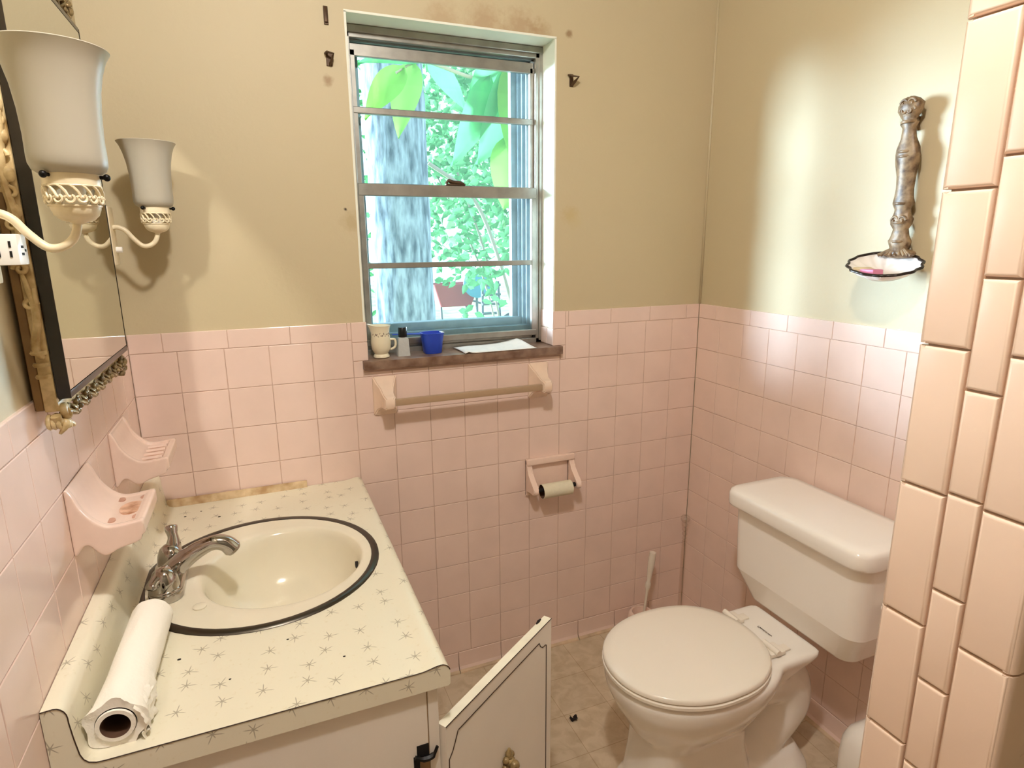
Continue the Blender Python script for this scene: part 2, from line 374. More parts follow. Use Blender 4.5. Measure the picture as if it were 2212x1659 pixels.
def rrect(cx, cy, hx, hy, r, z, n=6):
    pts = []
    for (sx, sy, a0) in ((1,1,0),(-1,1,PI/2),(-1,-1,PI),(1,-1,1.5*PI)):
        for k in range(n+1):
            a = a0 + PI/2*k/n; pts.append((cx + sx*(hx-r) + r*math.cos(a), cy + sy*(hy-r) + r*math.sin(a), z))
    return pts

# ------------------------------------------------------------------ dimensions (metres)
T = .1085; PH = .10802          # tile pitch
Z0 = 1.1538                     # underside of the cap course
ZC = 1.203                      # top of the cap course
XR = 1.736; CEIL = 2.44; YF = -2.7
PX = .95; PY0 = -1.307; PY1 = -1.441   # partition end
OX0, OX1, OZ0, OZ1 = .578, 1.168, 1.062, 1.988   # window opening

# ------------------------------------------------------------------ room shell
def struct(o): o['kind'] = 'structure'; return o
b = MB(); b.box((-.15, YF-.1, -.08), (XR+.15, .15, 0)); struct(b.build('floor', M['floor'], smooth=0))
b = MB(); b.box((-.15, YF-.1, CEIL), (XR+.15, .19, CEIL+.08)); struct(b.build('ceiling', M['ceil'], smooth=0))
PD = .006                        # painted plane lies this far behind the tile face
b = MB()
for (x0, x1, z0, z1) in ((-.12, OX0, 0, CEIL), (OX1, XR+.12, 0, CEIL), (OX0, OX1, 0, OZ0), (OX0, OX1, OZ1, CEIL)):
    b.box((x0, PD, z0), (x1, .19, z1))
bmesh.ops.remove_doubles(b.bm, verts=b.bm.verts, dist=1e-5)
wb = struct(b.build('wall_back', M['paint'], smooth=0))
b = MB(); b.box((-.12, YF, 0), (-PD, PD, CEIL)); wl = struct(b.build('wall_left', M['paint'], smooth=0))
b = MB(); b.box((XR+PD, YF, 0), (XR+.12, PD, CEIL)); wr = struct(b.build('wall_right', M['paint'], smooth=0))
b = MB(); b.box((-.12, YF-.1, 0), (XR+.12, YF, CEIL)); struct(b.build('wall_front', M['front'], smooth=0))

def tile_mesh(rects, fn, grout=.0013, bev=.0014, depth=.006, seg=1, jit=.0):
    """rects (u0,u1,v0,v1) on a plane, fn(u,v,d) -> world, d into the wall"""
    b = MB(); rr = random.Random(3)
    g = grout/2
    for (u0, u1, v0, v1) in rects:
        u0 += g; u1 -= g; v0 += g; v1 -= g
        if u1-u0 < .004 or v1-v0 < .004: continue
        t = [rr.uniform(-jit, jit) for _ in range(4)]
        rings = []
        prof = [(0, depth), (0, bev)] + [(bev*(1-math.cos(PI/2*k/(seg+1))), bev*(1-math.sin(PI/2*k/(seg+1)))) for k in range(1, seg+1)] + [(bev, 0)]
        for (i, d) in prof:
            rings.append([fn(u0+i, v0+i, d+t[0]), fn(u1-i, v0+i, d+t[1]), fn(u1-i, v1-i, d+t[2]), fn(u0+i, v1-i, d+t[3])])
        b.loft(rings, 0, False, True)
    return b
def flat(b, rects, fn, d, mi):
    for (u0, u1, v0, v1) in rects:
        b.face([b.bm.verts.new(fn(*p, d)) for p in ((u0,v0),(u1,v0),(u1,v1),(u0,v1))], mi)
def grid(u0, u1, us, zlo=None):
    """square tiles between the base course and the cap"""
    edges = [u0] + [u for u in us if u0+.005 < u < u1-.005] + [u1]
    out = []
    for a, c in zip(edges, edges[1:]):
        for k in range(10):
            out.append((a, c, Z0-PH*(k+1), Z0-PH*k))
    return out
ZB = Z0-PH*10
def caps(u0, u1, us):
    e = [u0] + [u for u in us if u0+.005 < u < u1-.005] + [u1]
    return [(a, c, Z0, ZC) for a, c in zip(e, e[1:])]
def base(u0, u1, us):
    e = [u0] + [u for u in us if u0+.005 < u < u1-.005] + [u1]
    return [(a, c, .006, ZB) for a, c in zip(e, e[1:])]
def cut(rects, hole):
    hx0, hx1, hz0, hz1 = hole; out = []
    for (a, c, z0, z1) in rects:
        if c <= hx0+1e-6 or a >= hx1-1e-6 or z1 <= hz0+1e-6 or z0 >= hz1-1e-6: out.append((a, c, z0, z1)); continue
        if a < hx0: out.append((a, hx0, z0, z1))
        if c > hx1: out.append((hx1, c, z0, z1))
        m0, m1 = max(a, hx0), min(c, hx1)
        if z0 < hz0: out.append((m0, m1, z0, hz0))
        if z1 > hz1: out.append((m0, m1, hz1, z1))
    return out
fb = lambda u, v, d: (u, d, v)
us_b = [(k-.0341)*T for k in range(1, 17)]
TRL, TRR = .5385, 1.210          # little trim tiles either side of the window
rb = cut(grid(0, XR, us_b), (TRL, TRR, 1.093, 9)); rb = cut(rb, (OX0-.012, 1.193, 1.060, 9))
rb += [(TRL, OX0, 1.093, 1.1465), (TRL, OX0, 1.1465, 1.2035), (OX1, TRR, 1.093, 1.1465), (OX1, TRR, 1.1465, 1.2035)]
rb += caps(0, TRL, [.075, .225, .378, .528]) + caps(TRR, XR, [1.22, 1.377, 1.531, 1.682])
b = tile_mesh(rb, fb, jit=.00025); o = b.build('wall_tile', M['tile'], wb, smooth=0)
b = MB(); flat(b, cut([(0, XR, 0, ZC-.004)], (OX0-.001, OX1+.001, 1.07, 9)), fb, .0016, 0); b.build('tile_grout', M['grout'], wb, smooth=0)
us_r = [k*T+.0005 for k in range(1, 13)]
fr = lambda u, v, d: (XR+d, -u, v)
rr_ = grid(0, 1.30, us_r) + caps(0, 1.30, [.086, .244, .393, .548, .699, .855, 1.01, 1.165])
b = tile_mesh(rr_, fr, jit=.00025); b.build('wall_tile', M['tile'], wr, smooth=0)
b = MB(); flat(b, [(0, 1.30, 0, ZC-.004)], fr, .0016, 0); b.build('tile_grout', M['grout'], wr, smooth=0)
us_l = [k*T+.0018-.0037 for k in range(1, 20)]
fl = lambda u, v, d: (-d, -u, v)
rl_ = grid(0, 2.0, us_l) + caps(0, 2.0, [.04+.1525*k for k in range(13)])
b = tile_mesh(rl_, fl, jit=.00025); b.build('wall_tile', M['tile'], wl, smooth=0)
b = MB(); flat(b, [(0, 2.0, 0, ZC-.004)], fl, .0016, 0); b.build('tile_grout', M['grout'], wl, smooth=0)

# cove base course, each wall its own run
def cove(name, rects, fn):
    b = MB()
    for (u0, u1, v0, v1) in rects:
        u0 += .0013; u1 -= .0013; v1 -= .0012
        prof = [(v1, .006), (v1, .002), (v1-.002, 0), (.03, 0), (.018, -.0015), (.009, -.006), (.004, -.013), (.0, -.014)]
        b.loft([[fn(u0, v, d) for v, d in prof], [fn(u1, v, d) for v, d in prof]], 0, False, False, close=False)
    flat(b, [(rects[0][0], rects[-1][1], 0, ZB)], fn, .004, 1)
    for f in b.bm.faces:
        c = f.calc_center_median()
        if c.z < .012 and f.material_index == 0: f.material_index = 2
    o = b.build(name, [M['tile'], M['grout'], M['capgrout']], smooth=16); return struct(o)
cove('baseboard_back', base(.55, XR, [.82, .973, 1.125, 1.275, 1.43, 1.58]), fb)
cove('baseboard_right', base(.0, 1.30, [.14, .29, .44, .592, .745, .9, 1.05, 1.2]), fr)

# window-side tiles on the right reveal, and the painted reveals
b = MB()
b.box((OX1-.0005, .001, OZ0), (OX1+.0, .19, OZ1), 0)
wrv = None
frv = lambda u, v, d: (OX1-.004+d, u, v)
b2 = tile_mesh([(.0, .045, 1.093, 1.1465), (.045, .092, 1.093, 1.1465), (.0, .045, 1.1465, 1.2035), (.045, .092, 1.1465, 1.2035)], frv, bev=.003)
b2.build('reveal_tile', M['tile'], wb, smooth=0)
flv = lambda u, v, d: (OX0+.004-d, u, v)
b2 = tile_mesh([(.0, .045, 1.093, 1.1465), (.045, .092, 1.093, 1.1465), (.0, .045, 1.1465, 1.2035), (.045, .092, 1.1465, 1.2035)], flv, bev=.003)
b2.build('reveal_tile', M['tile'], wb, smooth=0)
b.bm.free()
b = MB()
b.box((OX0-.004, PD-.0008, 1.2), (OX0+.0015, .10, OZ1), 0); b.box((OX1-.0015, PD-.0008, 1.2), (OX1+.004, .10, OZ1), 0); b.box((OX0-.004, PD-.0008, OZ1-.0015), (OX1+.004, .10, OZ1+.004), 0)
b.build('reveal_plaster', M['plaster'], wb, smooth=0)
b = MB(); b.tube([(XR+PD-.002, PD-.002, ZC), (XR+PD-.002, PD-.002, CEIL)], .0045, 8); struct(b.build('trim_1', M['paint'], smooth=180))

# ------------------------------------------------------------------ partition end wall
b = MB(); b.box((PX+.006, PY1+.006, 0), (XR+PD, PY0-.006, CEIL)); wp = struct(b.build('wall_partition', M['pgrout'], smooth=0))
fp = lambda u, v, d: (PX+d, -u, v)     # u = -y
A0, A1, B1, C1 = -PY0, 1.3565, 1.391, -PY1
ra = []
zj = [1.0015 + .1545*k for k in range(-7, 11)]
ra_A = [(A0-.001, A1, max(z, .002), min(z+.1545, CEIL)) for z in zj if z < CEIL]
ra_C = [(B1, C1+.001, max(z, .002), min(z+.1545, CEIL)) for z in zj if z < CEIL]
zb = [.94 + .1105*k for k in range(-9, 15)]
ra_B = [(A1, B1, max(z, .002), min(z+.1105, CEIL)) for z in zb if z < CEIL and z > -.1]
b = tile_mesh(ra_A+ra_B+ra_C, fp, grout=.0022, bev=.0042, depth=.006, seg=3)
b.build('bullnose_tile', M['ptile'], wp, smooth=30)
# rounded outer nosings that return onto both faces
b = MB()
for z in zj:
    if z > CEIL: continue
    z0, z1 = max(z, .002)+.0015, min(z+.1545, CEIL)-.0015
    for (sy, y) in ((1, PY0), (-1, PY1)):
        prof = [(PX+.045, y-sy*.006), (PX+.045, y+sy*.003), (PX+.010, y+sy*.003), (PX+.004, y+sy*.0015), (PX+.001, y-sy*.002), (PX+.0006, y-sy*.006)]
        b.loft([[(p[0], p[1], z0) for p in prof], [(p[0], p[1], z1) for p in prof]], 0, True, True)
b.build('nosing_tile', M['ptile'], wp, smooth=40)
fs = lambda u, v, d: (u, PY1+d*1.0, v)
b = tile_mesh([(PX+.047+T*i, PX+.047+T*(i+1), .02+T*k, .02+T*(k+1)) for i in range(7) for k in range(20)], fs, bev=.002, depth=.005); b.build('wall_tile', M['ptile'], wp, smooth=0)
fs2 = lambda u, v, d: (u, PY0-d*1.0, v)
b = tile_mesh([(PX+.047+T*i, PX+.047+T*(i+1), .02+T*k, .02+T*(k+1)) for i in range(7) for k in range(20)], fs2, bev=.002, depth=.005); b.build('wall_tile', M['ptile'], wp, smooth=0)

# ------------------------------------------------------------------ window
win = bpy.data.objects.new('window_1', None); COL.objects.link(win); win.location = (.873, .11, 1.093); struct(win)
YW = .092
b = MB()
# outer frame: jambs, head, sub-sill
b.box((OX0, YW, 1.085), (OX0+.020, .185, OZ1), bev=.0015, seg=1)
b.box((OX1-.022, YW, 1.085), (OX1, .185, OZ1), bev=.0015, seg=1)
b.box((OX1-.012, YW-.006, 1.1), (OX1-.001, YW, 1.968), bev=.001, seg=1)
b.box((OX0, YW, 1.955), (OX1, .185, OZ1), bev=.0015, seg=1)
b.box((OX0, YW-.008, 1.967), (OX1, YW, 1.985), bev=.0015, seg=1)
b.box((OX0, YW, 1.085), (OX1, .185, 1.108), bev=.0015, seg=1)
b.box((OX0+.02, YW+.012, 1.108), (OX1-.022, .185, 1.118), bev=.001, seg=1)
b.box((OX1-.030, YW+.002, 1.108), (OX1-.02, YW+.02, 1.123), 1)
b.build('window_frame', [M['alu'], M['dark']], win, smooth=0)
b = MB()   # deep head and jamb tracks (storm frame)
for i, (y, z) in enumerate(((.112, 1.951), (.126, 1.947), (.140, 1.943), (.154, 1.939))):
    b.box((OX0+.018, y, z), (OX1-.02, y+.012, 1.96), 0, bev=.001, seg=1)
    b.box((OX1-.03-.009*i, y, 1.118), (OX1-.02, y+.008, 1.96), 0, bev=.001, seg=1)
    b.box((OX0+.018, y, 1.118), (OX0+.024+.004*i, y+.008, 1.96), 0, bev=.001, seg=1)
b.box((OX0+.018, .165, 1.118), (OX0+.05, .185, 1.96), 0); b.box((OX1-.075, .165, 1.118), (OX1-.02, .185, 1.96), 0); b.box((OX0+.018, .165, 1.936), (OX1-.02, .185, 1.96), 0)
b.box((OX0+.018, .15, 1.115), (OX1-.02, .185, 1.175), 0, bev=.002, seg=1)
b.box((OX0+.018, .125, 1.115), (OX1-.02, .150, 1.15), 0, bev=.002, seg=1)
b.build('storm_track', M['alu_out'], win, smooth=0)
# upper sash (outer), lower sash (inner)
us = bpy.data.objects.new('upper_sash', None); COL.objects.link(us); us.parent = win
def sash_part(name, f, m, parent):
    b = MB(); f(b); o = b.build(name, m, win, smooth=0)
    return o
def upper(b):
    b.box((OX0+.020, YW+.016, 1.915), (OX1-.024, YW+.030, 1.945), bev=.001, seg=1)
    b.box((OX0+.020, YW+.016, 1.565), (OX0+.034, YW+.030, 1.93), bev=.001, seg=1)
    b.box((OX1-.034, YW+.016, 1.565), (OX1-.022, YW+.030, 1.93), bev=.001, seg=1)
    b.box((OX0+.020, YW+.014, 1.769), (OX1-.022, YW+.032, 1.786), bev=.0015, seg=1)
    b.box((OX0+.020, YW+.018, 1.553), (OX1-.022, YW+.034, 1.577), bev=.001, seg=1)
bpy.data.objects.remove(us)
sash_part('upper_sash', upper, M['alu'], win)
b = MB(); b.box((OX0+.03, YW+.021, 1.57), (OX1-.03, YW+.024, 1.92)); b.build('window_pane', M['pane'], win, smooth=0)
def lower(b):
    b.box((OX0+.018, YW-.004, 1.549), (OX1-.020, YW+.012, 1.583), bev=.002, seg=1)
    b.box((OX0+.018, YW-.002, 1.118), (OX0+.034, YW+.012, 1.555), bev=.0015, seg=1)
    b.box((OX1-.036, YW-.002, 1.118), (OX1-.020, YW+.012, 1.555), bev=.0015, seg=1)
    b.box((OX0+.018, YW-.003, 1.118), (OX1-.020, YW+.012, 1.137), bev=.0015, seg=1)
    b.box((OX0+.03, YW, 1.345), (OX1-.03, YW+.012, 1.361), bev=.0015, seg=1)
sash_part('lower_sash', lower, M['alu'], win)
b = MB(); b.box((OX0+.03, YW+.004, 1.13), (OX1-.03, YW+.007, 1.552)); b.build('window_pane', M['pane'], win, smooth=0)
b = MB()
b.box((.853, YW-.006, 1.583), (.913, YW+.010, 1.588), bev=.001, seg=1)
b.tube(spline([(.855, YW, 1.588), (.862, YW, 1.596), (.875, YW-.002, 1.592), (.895, YW-.004, 1.591), (.908, YW-.003, 1.588)], 4), [.004]*4+[.006]*5+[.0055]*5+[.004]*3, 8)
b.build('sash_latch', M['brown'], win, smooth=60)
b = MB()
b.box((.5655, -.019, 1.068), (1.192, YW+.002, 1.093), bev=.0018, seg=2)
b.build('window_sill', M['marble'], win, smooth=40)

# ------------------------------------------------------------------ curtain-rod brackets
def bracket(loc, pts, w, label, plate):
    t = thing('curtain_rod_bracket', loc, label, 'bracket', 'curtain rod brackets beside the window')
    x, y, z = loc
    b = MB(); b.box((x-w, y-.003, z-plate), (x+w, y, z+plate), bev=.0008, seg=1); b.build('plate', M['brown'], t, smooth=0)
    b = MB(); b.tube([(x+p[0], y-p[1], z+p[2]) for p in pts], .0045, 6, flat=.6); b.build('hook', M['brown'], t, smooth=40)
    return t
PY_ = PD
bracket((.530, PY_, 1.972), [(0, .002, .018), (0, .006, .014), (0, .006, -.016)], .0055, 'narrow rusty bracket plate high on wall left of window', .021)
bracket((.531, PY_, 1.872), [(-.008, .002, .012), (-.006, .02, .012), (.008, .026, .008), (.004, .018, -.006), (.001, .004, -.013)], .0075, 'hooked rusty bracket above brown stain, left of window', .016)
bracket((1.221, PY_, 1.880), [(-.009, .002, .014), (-.007, .018, .008), (.012, .026, .006), (.004, .016, -.006), (.0, .004, -.014)], .006, 'dark hooked bracket on wall right of window', .017)

# ------------------------------------------------------------------ towel bar
def towel_post(xc, t):
    b = MB(); zc = .988
    def ring(hw, z0, z1, y): return [(xc-hw, y, z0), (xc+hw, y, z0), (xc+hw, y, z1), (xc-hw, y, z1)]
    hx = .034
    rings = [ring(hx, .931, 1.045, .0), ring(hx, .931, 1.045, -.005), ring(hx*.93, .936, 1.041, -.008), ring(.026, .950, 1.028, -.018), ring(.020, .957, 1.018, -.032), ring(.0165, .960, 1.006, -.046), ring(.016, .960, 1.0, -.062), ring(.0155, .962, .999, -.076), ring(.0125, .966, .995, -.080)]
    b.loft(rings, 0, True, True)
    bmesh.ops.bevel(b.bm, geom=[e for e in b.bm.edges if not e.is_boundary and abs((e.verts[0].co-e.verts[1].co).y) > .001], offset=.003, segments=2, affect='EDGES')
    o = b.build('post', M['ceramic_pink2'], t, smooth=50)
    return o
t = thing('towel_bar', (.865, 0, .98), 'pink ceramic towel bar with clear plastic rod below window sill', 'towel bar')
towel_post(.622, t); towel_post(1.111, t)
b = MB(); b.box((.636, -.072, .969), (1.098, -.055, .988), bev=.003, seg=2); b.build('rod', M['bar'], t, smooth=40)

# ------------------------------------------------------------------ paper holder
t = thing('toilet_paper_holder', (1.152, 0, .66), 'pink ceramic toilet paper holder set in back wall tiles', 'paper holder')
b = MB(); x0, x1, z0, z1 = 1.066, 1.240, .600, .726
b.box((x0, -.020, z1-.020), (x1, 0, z1), bev=.004); b.box((x0, -.009, z0), (x1, 0, z0+.014), bev=.003); b.box((x0, -.010, z0), (x0+.018, 0, z1), bev=.003); b.box((x1-.018, -.010, z0), (x1, 0, z1), bev=.003)
b.build('frame', M['ceramic_pink'], t, smooth=50)
b = MB(); b.box((x0+.01, -.002, z0+.008), (x1-.01, .0005, z1-.012)); b.build('recess', M['ceramic_pink'], t, smooth=0)
for xc in (x0+.009, x1-.009):
    b = MB()
    prof = spline([(-.006, z1-.004), (-.014, z1-.016), (-.022, z1-.040), (-.044, z1-.062), (-.064, z1-.078), (-.073, z1-.092), (-.068, z1-.104), (-.052, z1-.104), (-.028, z1-.106), (-.004, z1-.112)], 4)
    poly = [(p.x, p.y) for p in prof] + [(0, z1-.112), (0, z1-.004)]
    b.prism(poly, lambda y, z: (xc-.009, y, z), lambda y, z: (xc+.009, y, z))
    bmesh.ops.bevel(b.bm, geom=[e for e in b.bm.edges if abs(e.verts[0].co.x-e.verts[1].co.x) < 1e-6], offset=.0025, segments=2, affect='EDGES')
    b.build('arm', M['ceramic_pink'], t, smooth=50)
b = MB(); b.tube([(x0+.014, -.058, .634), (x1-.014, -.058, .634)], .007, 10); b.build('spindle', M['dark'], t, smooth=60)
t = thing('toilet_paper_tube', (1.152, -.058, .634), 'bare cardboard tube left on pink ceramic toilet paper holder', 'cardboard tube')
b = MB(); n = 28
def tubewall(b, x0, x1, c, ro, ri, mi0=0, mi1=1):
    def ring(x, r): return [(x, c[0]+r*math.cos(2*PI*k/n), c[1]+r*math.sin(2*PI*k/n)) for k in range(n)]
    rs = [ring(x0, ro), ring(x1, ro), ring(x1, ri), ring(x0, ri)]
    v = [[b.bm.verts.new(p) for p in r] for r in rs]
    for q, (a, c2) in enumerate(((0, 1), (1, 2), (2, 3), (3, 0))):
        for k in range(n): b.face([v[a][k], v[a][(k+1) % n], v[c2][(k+1) % n], v[c2][k]], mi1 if q == 2 else mi0)
tubewall(b, 1.100, 1.205, (-.058, .6275), .0238, .0226)
b.build('tube', [M['card'], M['cardin']], t, smooth=50)

# ------------------------------------------------------------------ soap dishes on the left wall
def soap_dish(y0, y1, zt, zb, tray_z, reach, label, kind):
    t = thing('soap_dish', (0, (y0+y1)/2, zb), label, 'soap dish', 'pink ceramic dishes on the left wall')
    b = MB(); NX = 14
    # side profile in x-z: top edge sweeps down from the wall plate into the tray
    top = spline([(.004, zt), (.010, zt-.012), (.018, zt-.035), (.034, tray_z+.012), (.055, tray_z), (reach, tray_z+.004)], 4)
    bot = spline([(.004, zb), (.008, zb+.006), (.020, zb+.016), (.040, tray_z-.048), (.062, tray_z-.040), (reach-.012, tray_z-.034)], 4)
    for yy0, yy1 in ((y0, y0+.012), (y1-.012, y1)):
        poly = [(p.x, p.y) for p in top] + [(reach+.003, tray_z-.004), (reach-.004, tray_z-.030)] + [(p.x, p.y) for p in reversed(bot)]
        b.prism(poly, lambda x, z: (x, yy0, z), lambda x, z: (x, yy1, z))
    # back and tray between the cheeks, a few millimetres lower than their rims
    rec = .0015 if kind == 'holes' else .006
    poly = [(p.x, p.y-rec) for p in top[:-1]] + [(reach, tray_z-rec), (reach+.003, tray_z-.012), (reach-.004, tray_z-.030)] + [(p.x, p.y) for p in reversed(bot)]
    b.prism(poly, lambda x, z: (x, y0+.012, z), lambda x, z: (x, y1-.012, z))
    b.box((reach-.010, y0+.002, tray_z-.022), (reach+.003, y1-.002, tray_z+.003), bev=.003)
    b.box((0, y0, zb), (.0045, y1, zt), bev=.0015)
    o = b.build('body', M['ceramic_pink'], t, smooth=55)
    md = o.modifiers.new('r', 'REMESH'); md.mode = 'VOXEL'; md.voxel_size = .0018
    md = o.modifiers.new('s', 'SMOOTH'); md.factor = .5; md.iterations = 5
    bake(o); o.data.shade_smooth()
    if kind == 'holes':
        ym = (y0+y1)/2
        for (x, y, rx, ry) in ((.050, y0+.028, .007, .010), (reach-.012, y0+.030, .006, .010), (.050, y1-.028, .007, .010), (reach-.012, y1-.030, .006, .010), ((.05+reach)/2, ym, .019, .028)):
            b = MB()
            zz = tray_z+.0004
            ring = lambda k_, z_: [(x+rx*k_*math.cos(2*PI*i/20), y+ry*k_*math.sin(2*PI*i/20), z_) for i in range(20)]
            b.loft([ring(1.0, zz-.004), ring(1.0, zz+.0003), ring(.9, zz+.0004)], 0, False, True)
            b.build('hole', M['holepink'] if rx < .01 else M['soapwell'], t, smooth=60)
    else:
        for k in range(4):
            y = y0+.034+.027*k
            b = MB(); b.tube([(.048, y, tray_z-.004), (reach-.012, y, tray_z-.003)], .0055, 8, flat=.7); b.build('rib', M['ceramic_pink'], t, smooth=60)
    return t
M['holepink'] = mat('dish_hole', (.76, .58, .50), .5)
M['soapwell'] = mat('dish_well', (.90, .735, .63), .3, col2=(.62, .40, .25), vscale=45)
soap_dish(-.652, -.506, 1.048, .936, .978, .098, 'nearer pink ceramic toothbrush and tumbler holder with holes, stained tray', 'holes')
soap_dish(-.329, -.180, 1.046, .930, .978, .098, 'farther pink ceramic soap dish with ribbed tray near the corner', 'ribs')

# ------------------------------------------------------------------ vanity
def carc(): pass
van = thing('vanity_cabinet', (.26, -.44, 0), 'white vanity cabinet under starburst countertop with its door hanging open', 'cabinet')
VX = .522; VY0 = -.880; ZT = .708
b = MB()
b.box((.003, VY0, .0), (VX-.019, VY0+.016, ZT), 0)          # near end panel
b.box((.003, -.02, .0), (VX-.019, -.004, ZT), 0)
b.box((.003, VY0+.016, .0), (.012, -.02, ZT), 0)
b.box((.012, VY0+.016, .06), (VX-.02, -.02, .076), 0)
b.build('carcass', M['cabinet'], van, smooth=0)
b = MB()
b.box((VX-.018, VY0, .0), (VX, VY0+.040, ZT), 0, bev=.001, seg=1)
b.box((VX-.018, -.045, .0), (VX, -.004, ZT), 0, bev=.001, seg=1)
b.box((VX-.018, VY0+.04, ZT-.045), (VX, -.045, ZT), 0); b.box((VX-.018, VY0+.04, 0), (VX, -.045, .09), 0)
b.box((VX-.018, -.485, .09), (VX, -.445, ZT-.045), 0)
b.build('face_frame', M['cabinet'], van, smooth=0)
b = MB(); b.box((VX-.0197, VY0-.0004, .0), (VX-.0185, VY0+.004, ZT)); b.build('seam', M['frameside'], van, smooth=0)
b = MB()                                                     # torn-out hinge pocket near the corner
b.box((VX-.040, VY0-.0012, .572), (VX-.0195, VY0+.002, .600), 0); b.box((VX-.046, VY0-.0015, .46), (VX-.036, VY0+.002, .580), 0)
b.build('broken_notch', M['dark'], van, smooth=0)
b = MB(); b.box((VX-.0355, VY0-.0016, .44), (VX-.0195, VY0+.001, .571), 0); b.build('notch_backing', M['frameside'], van, smooth=0)
b = MB(); b.tube(spline([(VX-.044, VY0-.004, .582), (VX-.030, VY0-.006, .576), (VX-.014, VY0-.006, .578), (VX-.006, VY0-.005, .592)], 4), [.004]*4+[.005]*5+[.003]*4, 6); b.build('hinge', M['screw'], van, smooth=40)
# second door (closed, far)
b = MB(); b.box((VX+.001, -.440, .075), (VX+.018, -.040, .623), bev=.001, seg=1); fd = b.build('door', M['cabinet'], van, smooth=0)
# open door: hinge line, direction, outward face towards the camera
dd = Vector((.298, .205, 0)).normalized(); DH = Vector((.532, -.884, 0)); dn = Vector((dd.y, -dd.x, 0)); DW = .362; DT = .623; DTH = .018; DB = .085
def dp(u, d, z): return tuple(DH + dd*u - dn*d + Vector((0, 0, z)))
b = MB()
poly = [(0, DB), (DW, DB), (DW, DT), (0, DT)]
vr = b.loft([[dp(u, 0, z) for u, z in poly], [dp(u, DTH, z) for u, z in poly]])
b.bm.faces.ensure_lookup_table()
for f in b.bm.faces:
    if abs(f.normal.z) > .9 or True:
        c = f.calc_center_median()
        if c.z > DT-.001: f.material_index = 1
door = b.build('door', [M['cabinet'], M['cabwhite']], van, smooth=0)
b = MB()
gx0, gx1, gz1, gz0 = .006, .340, DT-.030, DB+.03
g = [(gx0+.026, gz1), (gx1-.030, gz1), (gx1-.024, gz1-.012), (gx1-.015, gz1-.019), (gx1-.004, gz1-.020), (gx1, gz1-.022), (gx1, gz0), (gx0, gz0), (gx0, gz1-.040), (gx0+.010, gz1-.030), (gx0+.018, gz1-.016), (gx0+.026, gz1)]
b.tube([dp(u, -.0002, z) for u, z in g], .0011, 6, caps=False)
b.build('groove', M['line'], door, smooth=0)
b = MB(); b.tube([dp(0, -.0002, DT-.0005), dp(DW, -.0002, DT-.0005)], .0009, 6); b.build('edge_line', M['line'], door, smooth=0)
b = MB()                                                     # backplate and pull of the door knob
kp = Vector(dp(.182, -.001, .402))
for s_ in range(7):
    a = s_*PI/3.5
    b.sphere(kp + dn*.004 + dd*(math.sin(a)*.012) + Vector((0, 0, math.cos(a)*.020)), .0075, 8, 6)
b.sphere(kp + dn*.005, .013, 12, 8); b.sphere(kp + dn*.018, .011, 12, 8)
b.tube([kp + dn*.004 + Vector((0,0,.016)), kp + dn*.006 + Vector((0, 0, .034))], [.008, .003], 8)
b.build('knob', M['antique_gold'], door, smooth=60)
b = MB(); b.tube([dp(.326, .0165, DT+.0005), dp(.336, .0165, DT+.002), dp(.344, .0165, DT+.002)], [.0015, .003, .0015], 6); b.build('edge_chip', M['leafdebris'], door, smooth=0)

# countertop: one extruded profile with a drip edge and a coved backsplash
CX, CY, CR = .268, -.431, .226
prof = [(.001, ZT), (.538, ZT), (.5415, ZT+.003), (.542, .728)]
prof += [(.542-.016+.016*math.cos(a), .733+.017*math.sin(a)) for a in [PI/2*k/6 for k in range(1, 7)]]
prof += [(.517, .7492), (.508, .7472), (.498, .7455), (.486, .745), (.462, .745), (.060, .745), (.050, .7458), (.042, .749), (.037, .755), (.034, .764), (.031, .79), (.029, .815)]
prof += [(.029-.014*(1-math.cos(a)), .822+.018*math.sin(a)) for a in [PI/2*k/5 for k in range(0, 6)]] + [(.001, .839)]
top = thing('vanity_countertop', (.27, -.44, ZT), 'cream laminate countertop with scattered starbursts and curved backsplash', 'countertop')
b = MB(); b.prism(prof, lambda x, z: (x, -.002, z), lambda x, z: (x, -.890, z))
ct = b.build('slab', M['star'], top, smooth=30)
b = MB(); b.lathe([(CR, .6), (CR, .80)], 64, (CX, CY, 0)); cutter = b.build('cutter', M['star'])
cutter.location = (0, 0, 0)
md = ct.modifiers.new('b', 'BOOLEAN'); md.operation = 'DIFFERENCE'; md.object = cutter; md.solver = 'EXACT'
bpy.context.view_layer.update(); bake(ct)
bpy.data.objects.remove(cutter)
ct.data.shade_smooth(); ct.data.set_sharp_from_angle(angle=math.radians(30))
b = MB(); b.tube([(x, -.8902, z) for x, z in prof[4:]], .0008, 6); b.build('edge_seam', M['line'], top, smooth=0)
GR = (0,)                                                    # dark specks of dirt on the laminate
for (x, y, r) in ((.13, -.70, .0022), (.085, -.09, .0022), (.165, -.125, .0025), (.07, -.165, .0022), (.385, -.80, .0016), (.30, -.715, .0016), (.21, -.785, .0014), (.12, -.07, .0016)):
    b = MB(); b.sphere((x, y, .7455), r, 8, 5, sz=.5, sx=1.5); b.build('grime_speck', M['leafdebris'], top, smooth=60)
t = thing('filler_strip', (.21, -.012, .745), 'worn cream and tan filler strip where countertop meets back wall', 'trim strip')
b = MB(); b.loft([[(.036, -.0145, .7452), (.036, -.003, .7452), (.036, -.003, .7645), (.036, -.009, .7645)], [(.387, -.012, .7452), (.387, -.003, .7452), (.387, -.003, .763), (.387, -.008, .763)]])
b.build('strip', M['stripwood'], t, smooth=0)

